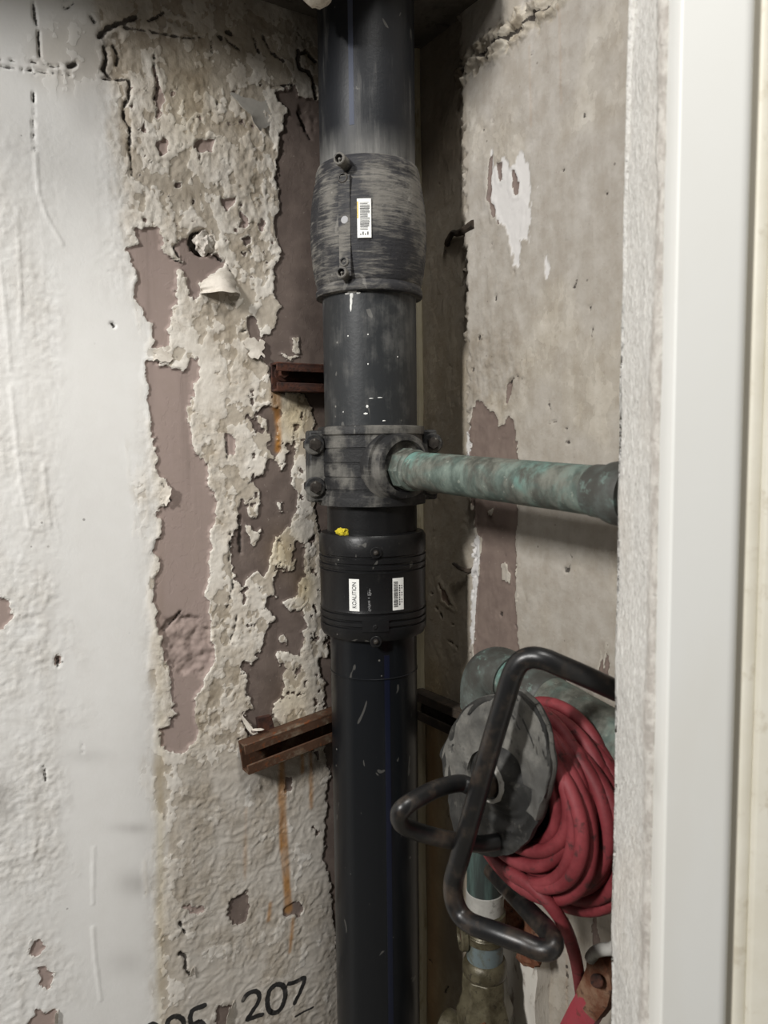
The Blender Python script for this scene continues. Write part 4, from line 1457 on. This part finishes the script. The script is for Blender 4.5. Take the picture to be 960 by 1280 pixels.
mb = ico(onL(255, 304, -0.004), (0.0125, 0.0125, 0.008), 4, (DL, Vector((0, 0, 1)), NL))
lumpy(mb, 0.0045, 260, 8)
obj('plaster_plug', mb, 'plaster_lump', wallL, label='lumpy white plaster plug in a round hole')

# ------------------------------------------------------------------ upper copper branch pipe
br = empty('copper_branch_pipe', BR0 + DR * 0.07, 'green tarnished copper pipe running from the saddle clamp to the white plaster edge', 'pipe')
DRs = (DR + Vector((0, 0, -0.045))).normalized()
B0 = BR0


def bpnt(s):
    return B0 + DRs * s


mb = MB().lathe([(0.0225, 0.068), (0.0245, 0.071), (0.0250, 0.088), (0.0235, 0.091)], 8, B0, DRs)
obj('hex_adapter', mb, 'copper', br, 25)
mb = MB().tube([bpnt(0.089), bpnt(0.092), bpnt(0.096), bpnt(0.099)], [0.0222, 0.0240, 0.0240, 0.0222], 40, sub=2)
obj('solder_ring', mb, 'copper', br)
pp = [bpnt(0.08 + 0.295 * k / 14) for k in range(15)]
mb = MB().tube(pp, [0.0215 + 0.0001 * math.sin(k * 2.1) for k in range(15)], 40, sub=2)
obj('pipe', mb, 'copper', br)
mb = MB().lathe([(0.0215, 0.360), (0.0226, 0.362), (0.0230, 0.374), (0.0255, 0.380), (0.0268, 0.386), (0.0268, 0.398), (0.0255, 0.402)], 40, B0, DRs)
obj('end_fitting', mb, 'copper_dark', br, 40)
e0 = bpnt(0.392)
mb = MB().tube([e0, e0 + DRs * 0.006 - NR * 0.004, e0 + DRs * 0.010 - NR * 0.02, e0 + DRs * 0.010 - NR * 0.136], 0.0205, 24, sub=4)
obj('elbow', mb, 'copper_dark', br)

# ------------------------------------------------------------------ lower copper pipe
vb = onR(606, 1000, 0.080)
VP = Vector((vb.x, vb.y, 0))
zbend = onR(604, 828, 0.080).z


def vz(py):
    return onR(606, py, 0.08 + 0.0215).z


lc = empty('copper_riser_pipe', VP, 'tarnished copper pipe rising behind the cable reel and turning right', 'pipe')
mb = MB().tube([VP + Vector((0, 0, z)) for z in np.linspace(vz(1136), zbend - 0.035, 10)], 0.0212, 32, sub=1)
obj('riser', mb, 'green_wet', lc)
h1 = onR(665, 849, 0.081)
h2 = onR(770, 909, 0.088)
hd = (h2 - h1).normalized()
E0 = VP + Vector((0, 0, zbend))
# elbow
epts = []
for k in range(9):
    a = math.pi / 2 * k / 8
    epts.append(E0 + Vector((0, 0, -0.036)) + Vector((0, 0, 0.036)) * math.sin(a) + hd * 0.036 * (1 - math.cos(a)))
E1 = epts[-1]
mb = MB().tube([epts[0] - Vector((0, 0, 0.016))] + epts + [E1 + hd * 0.016], 0.0285, 32, sub=2)
obj('elbow', mb, 'copper_dark', lc)
mb = MB().tube([E1, E1 + hd * 0.1, E1 + hd * 0.2, E1 + hd * 0.275], 0.0262, 32, sub=3)
obj('pipe', mb, 'copper', lc)
mb = MB().tube([E1 + hd * 0.045, E1 + hd * 0.05, E1 + hd * 0.072, E1 + hd * 0.077], [0.0262, 0.0285, 0.0285, 0.0262], 32, sub=2)
obj('collar', mb, 'copper_dark', lc)
e = E1 + hd * 0.27
mb = MB().tube([e, e + hd * 0.01 - NR * 0.01, e + hd * 0.012 - NR * 0.083], 0.0215, 20, sub=4)
obj('tail', mb, 'copper_dark', lc)
mb = MB().lathe([(0.0205, vz(1178)), (0.0222, vz(1176)), (0.0222, vz(1134)), (0.0212, vz(1133))], 40, VP)
obj('grey_sleeve', mb, 'thread_tape', lc)

# valve at its foot
UPV0 = Vector((0, 0, 1))
vl = empty('brass_valve', VP, 'grimy brass valve and union at the foot of the copper pipe', 'valve')
pr = [(0.021, vz(1196)), (0.024, vz(1195)), (0.024, vz(1188))]
for k in range(5):
    zz_ = vz(1188 - 3 * k)
    pr += [(0.0228, zz_), (0.0218, zz_ + 0.0015)]
pr += [(0.0235, vz(1172)), (0.0245, vz(1170)), (0.0245, vz(1160)), (0.0222, vz(1158))]
mb = MB().lathe(pr, 40, VP)
obj('compression_nut', mb, 'brass', vl, 35)
lc0 = onR(580, 1170, 0.100)
ld = (NR * 0.9 - DR * 0.45).normalized()
mb = MB().lathe([(0.0125, -0.006), (0.0165, -0.002), (0.0165, 0.004), (0.0145, 0.006), (0.0115, 0.006), (0.0105, 0.003), (0.0105, -0.001), (0.0005, -0.002)], 28, lc0, ld)
obj('side_ring', mb, 'brass', vl, 35)
mb = MB().lathe([(0.006, -0.002), (0.007, 0.002), (0.005, 0.004)], 12, lc0, ld)
obj('rusty_core', mb, 'rust', vl)
mb = MB().lathe([(0.0215, vz(1228)), (0.0215, vz(1194))], 40, VP)
obj('nipple', mb, 'blue_nipple', vl)
mb = MB().lathe([(0.0215, vz(1241)), (0.0255, vz(1240)), (0.0268, vz(1234)), (0.0262, vz(1228)), (0.024, vz(1222)), (0.0215, vz(1220))], 40, VP)
obj('union_ring', mb, 'brass', vl, 35)
mb = MB().lathe([(0.024, 0.40), (0.026, vz(1330)), (0.034, vz(1300)), (0.0345, vz(1285)), (0.030, vz(1272)), (0.0275, vz(1264)), (0.0280, vz(1250)), (0.0265, vz(1240))], 8, VP)
bevel(obj('valve_body', mb, 'brass', vl, 30), 0.002)
bc = Vector((VP.x, VP.y, vz(1288)))
mb = MB().cyl(bc - DR * 0.02 + NR * 0.01 - UPV0 * 0.045, bc - DR * 0.055 + NR * 0.02 - UPV0 * 0.045, 0.019, 20, bev=0.003)
obj('side_port', mb, 'brass', vl, 35)
fd = (CAM - bc)
fd.z = 0
fd.normalize()
mb = MB().cyl(bc + fd * 0.02, bc + fd * 0.036, 0.0085, 6, bev=0.0015)
obj('packing_bolt', mb, 'rust_bright', vl, 35)
mb = MB().lathe([(0.021, 0.0), (0.021, 0.42)], 32, VP)
obj('inlet_pipe', mb, 'copper_dark', vl)

# ------------------------------------------------------------------ cable reel
K = onR(628, 972, 0.190)
W = DR
UPV = Vector((0, 0, 1))
reel = empty('cable_reel', K - UPV * 0.1, 'dusty black cable reel on a bent tube frame hanging beside the copper pipes', 'reel')
# broken front disc: boundary from its outline
outl = [(567,920),(580,897),(600,874),(625,868),(655,861),(676,879),(689,905),(694,935),(697,950),(693,980),(686,1002),(672,1034),(655,1057),(630,1068),(605,1067),(585,1054),(571,1039),(566,1010),(564,989),(563,957),(558,940)]
pol = []
for p in outl:
    q_ = onR(p[0], p[1], 0.190) - K
    pol.append((math.atan2(q_.dot(UPV), q_.dot(W)), math.hypot(q_.dot(UPV), q_.dot(W))))
pol.sort()
an = np.array([p[0] for p in pol])
rr = np.array([p[1] for p in pol])
an = np.concatenate([an - 2 * math.pi, an, an + 2 * math.pi])
rr = np.concatenate([rr, rr, rr])
mb = MB()
NA, NRr = 96, 26
vs_, fs_ = [], []
for side in (0, 1):
    for j in range(NRr + 1):
        for k in range(NA):
            a = -math.pi + 2 * math.pi * k / NA
            R = np.interp(a, an, rr) * (j / NRr)
            h = 0.0
            if not side:
                h = 0.012 * (1 - min(1, max(0, (R - 0.016) / 0.02))) + 0.0025 * math.exp(-((R - 0.045) / 0.003) ** 2) + 0.002 * math.exp(-((R - 0.058) / 0.003) ** 2)
                h += 0.004 * (R > 0.062) * (math.sin(a) > -0.35)
                h += 0.0008 * math.sin(R * 700 + 5 * math.sin(3 * a)) + 0.0006 * math.sin(7 * a + R * 200)
                h += 0.004
            vs_.append(K + W * (math.cos(a) * R) + UPV * (math.sin(a) * R) + NR * h)
n0 = (NRr + 1) * NA
for side in (0, 1):
    for j in range(NRr):
        for k in range(NA):
            k2 = (k + 1) % NA
            q_ = (side * n0 + j * NA + k, side * n0 + j * NA + k2, side * n0 + (j + 1) * NA + k2, side * n0 + (j + 1) * NA + k)
            fs_.append(q_ if side == 0 else q_[::-1])
for k in range(NA):
    k2 = (k + 1) % NA
    fs_.append((NRr * NA + k2, NRr * NA + k, n0 + NRr * NA + k, n0 + NRr * NA + k2))
mb.add(vs_, fs_)
obj('front_disc', mb, 'reel_dark', reel, 50, label='dark ridged disc')
# lighter broken guard plate over the upper part of the disc
P = []
for k in range(61):
    a = -0.30 + (math.pi + 0.62) * k / 60
    row = []
    for j in range(15):
        Ro = float(np.interp(a, an, rr)) * 1.004
        Ri = 0.034 + 0.006 * math.sin(2.3 * a) + 0.012 * (a < 0.25)
        R = Ri + (Ro - Ri) * j / 14
        h = 0.0085 + 0.0016 * math.exp(-((R - 0.055) / 0.004) ** 2) + 0.0006 * math.sin(9 * a + R * 260) - 0.003 * (j == 14)
        row.append(K + W * (math.cos(a) * R) + UPV * (math.sin(a) * R) + NR * h)
    P.append(row)
mb = MB().patch(P, NR, 0.004)
obj('guard_plate', mb, 'reel_disc', reel, 50, label='chipped grey dusty plate')
mb = MB().lathe([(0.0185, 0.012), (0.0185, 0.0175), (0.0165, 0.0185), (0.0150, 0.0175), (0.0150, 0.012)], 28, K, NR)
obj('hub_ring', mb, 'thread_tape', reel, 40)
mb = MB().lathe([(0.041, -0.002), (0.041, -0.078)], 40, K, NR)
obj('drum', mb, 'reel_dark', reel)
mb = MB().lathe([(0.080, -0.0745), (0.083, -0.0760), (0.083, -0.0785), (0.080, -0.080)], 48, K - UPV * 0.034, NR)
obj('rear_disc', mb, 'reel_dark', reel)
mb = MB().lathe([(0.009, 0.016), (0.009, -0.192)], 16, K, NR)
obj('axle', mb, 'rust_dark', reel)
mb = MB().lathe([(0.013, 0.010), (0.013, 0.024), (0.011, 0.026)], 20, K, NR)
obj('hub_nut', mb, 'tube', reel, 35)
# wound cable: one continuous strand
# (depth behind the disc, half height, half width, sag)
turns = []
for (Rz, Rw, sg, offs) in ((0.051, 0.056, 0.010, (0.030, 0.020, 0.009)), (0.064, 0.070, 0.014, (0.010, 0.022, 0.034, 0.046, 0.058, 0.069)), (0.070, 0.077, 0.024, (0.066, 0.054, 0.042, 0.030, 0.018, 0.011)), (0.0765, 0.086, 0.034, (0.017, 0.029, 0.041, 0.053, 0.065)), (0.083, 0.095, 0.043, (0.058, 0.046))):
    for o_ in offs:
        turns.append((o_, Rz + 0.0015 * math.sin(o_ * 310), Rw + 0.002 * math.sin(o_ * 230), sg + 0.002 * math.sin(o_ * 410)))
turns.append((0.069, 0.087, 0.102, 0.047))
pts = []
NT = 26
for i in range(len(turns) - 1):
    t0, t1 = turns[i], turns[i + 1]
    for k in range(NT):
        s = k / NT
        w = s * s * (3 - 2 * s)
        o_, Rz, Rw, sg = [t0[m] + (t1[m] - t0[m]) * w for m in range(4)]
        jz = 0.0025 * math.sin(3.1 * i + 2 * math.pi * s * 2)
        a = math.pi * 0.75 + 2 * math.pi * s
        pts.append(K - NR * (o_ + 0.003 * math.sin(5 * i + 2 * math.pi * s)) + W * (math.cos(a) * (Rw + jz)) + UPV * (math.sin(a) * (Rz + jz) - sg))
mb = MB().tube(pts, 0.0064, 10, sub=2)
obj('cable', mb, 'red_cable', reel, label='thick dusty red cable wound on the drum')
tail = [onR(618, 1075, 0.172), onR(645, 1094, 0.180), onR(677, 1119, 0.178), onR(703, 1153, 0.165), onR(718, 1192, 0.138), onR(725, 1232, 0.100), onR(727, 1262, 0.084), onR(722, 1310, 0.07), onR(712, 1380, 0.06), onR(712, 1460, 0.05)]
mb = MB().tube(tail, 0.0060, 12, sub=6)
obj('cable_tail', mb, 'red_cable', reel)
# tube frame
fp = [(772, 864, 0.150), (735, 847, 0.178), (700, 832, 0.200), (680, 824, 0.210), (664, 822, 0.216), (650, 828, 0.222), (640, 845, 0.226), (630, 878, 0.229), (610, 945, 0.234), (590, 1018, 0.238), (574, 1075, 0.240), (567, 1100, 0.240), (567, 1122, 0.240), (575, 1142, 0.238), (590, 1155, 0.235), (618, 1165, 0.228), (650, 1177, 0.218), (672, 1186, 0.210), (686, 1187, 0.204), (692, 1178, 0.197), (684, 1163, 0.186), (667, 1145, 0.170), (646, 1123, 0.145), (630, 1106, 0.120), (614, 1088, 0.108)]
mb = MB().tube([onR(*p) for p in fp], 0.0089, 16, sub=5)
obj('frame_tube', mb, 'tube', reel, label='bent worn black steel tube')
# handle
hp = [K + NR * 0.012, K + NR * 0.035 + UPV * 0.001]
hp += [onR(575, 979, 0.235), onR(548, 985, 0.262), onR(522, 998, 0.288), onR(505, 1009, 0.303), onR(499, 1018, 0.305), onR(503, 1030, 0.298), onR(520, 1039, 0.282), onR(548, 1047, 0.258), onR(575, 1052, 0.235), onR(600, 1055, 0.212), onR(622, 1052, 0.195)]
mb = MB().tube(hp, 0.0076, 14, sub=5)
obj('handle', mb, 'tube', reel, label='U shaped handle of black tube')

# ------------------------------------------------------------------ bottom right clutter
bd = onR(661, 1230, 0.0)
z1 = onR(660, 1178, 0.03).z
ub0, ub1 = uvR(634, 1235)[0], uvR(692, 1235)[0]
mb = MB()
nz = 40
P = []
for j in range(nz + 1):
    row = []
    for i in range(9):
        uu = ub0 + (ub1 - ub0) * i / 8 + 0.0016 * math.sin(j * 1.7) * (i in (0, 8))
        row.append(CORNER + DR * uu + NR * (0.030 - 0.0015 * (math.sin(j * 1.3 + i) > 0.5)) + Vector((0, 0, z1 * j / nz)))
    P.append(row)
mb.patch(P, NR, 0.027)
tag(obj('timber_board', mb, 'board', None, 30), 'upright board with peeling white paint behind the brass valve', 'board')

c = onR(654, 1152, 0.018)
mb = ico(c, (0.030, 0.014, 0.026), 4, (DR, NR, UPV))
lumpy(mb, 0.014, 130, 2)
mb2 = ico(onR(664, 1193, 0.045), (0.016, 0.014, 0.012), 3, (DR, NR, UPV))
lumpy(mb2, 0.006, 200, 5)
mb.add(mb2.v, mb2.f)
tag(obj('rust_clump', mb, 'rust_bright', None), 'crumbling lump of orange rust on the wall inside the loop of the bent tube', 'rust')

# rusty red lever
lv = empty('pipe_lever', onR(715, 1330, 0.10), 'red painted rusty steel lever standing beside the white plaster edge', 'lever')
def flat_bar(name, px, wd, th, mat, label=None):
    C0 = [onR(*p) for p in px]
    n_ = len(C0)
    P = []
    for i in range(n_):
        t_ = (C0[min(i + 1, n_ - 1)] - C0[max(i - 1, 0)]).normalized()
        sd_ = NR.cross(t_).normalized()
        w_ = wd[i]
        P.append([C0[i] + sd_ * (w_ * s) + NR * (0.004 * (1 - s * s)) for s in (-1, -0.6, -0.2, 0.2, 0.6, 1)])
    mb_ = MB().patch(P, NR, th)
    lumpy(mb_, 0.0012, 260, 4)
    return obj(name, mb_, mat, lv, 40, label=label)


flat_bar('red_grip', [(690, 1340, 0.10), (708, 1300, 0.11), (724, 1272, 0.115), (736, 1252, 0.118)], [0.013, 0.0135, 0.014, 0.0135], 0.012, 'red_paint')
flat_bar('rusty_jaw', [(732, 1258, 0.117), (744, 1240, 0.12), (749, 1222, 0.12), (746, 1206, 0.12), (741, 1194, 0.12)], [0.0145, 0.0155, 0.0145, 0.013, 0.010], 0.013, 'rust_bright')
mb = MB().tube([onR(738, 1198, 0.124), onR(744, 1190, 0.126), (onR(754, 1187, 0.126)), onR(764, 1186, 0.124), onR(772, 1180, 0.12)], 0.0055, 10, sub=4)
obj('pale_lip', mb, 'thread_tape', lv)
mb = MB().cyl(onR(746, 1226, 0.118), onR(746, 1226, 0.132), 0.006, 12, bev=0.001)
obj('pivot', mb, 'rust', lv, 35)
# white waste pipe tucked behind the plaster edge
wp = onR(782, 1160, 0.06)
mb = MB().lathe([(0.012, 0.0), (0.012, wp.z + 0.02), (0.009, wp.z + 0.026), (0.001, wp.z + 0.028)], 24, Vector((wp.x, wp.y, 0)))
tag(obj('waste_pipe', mb, 'white_pipe', None), 'white plastic pipe end tucked behind the rough plaster edge', 'pipe')
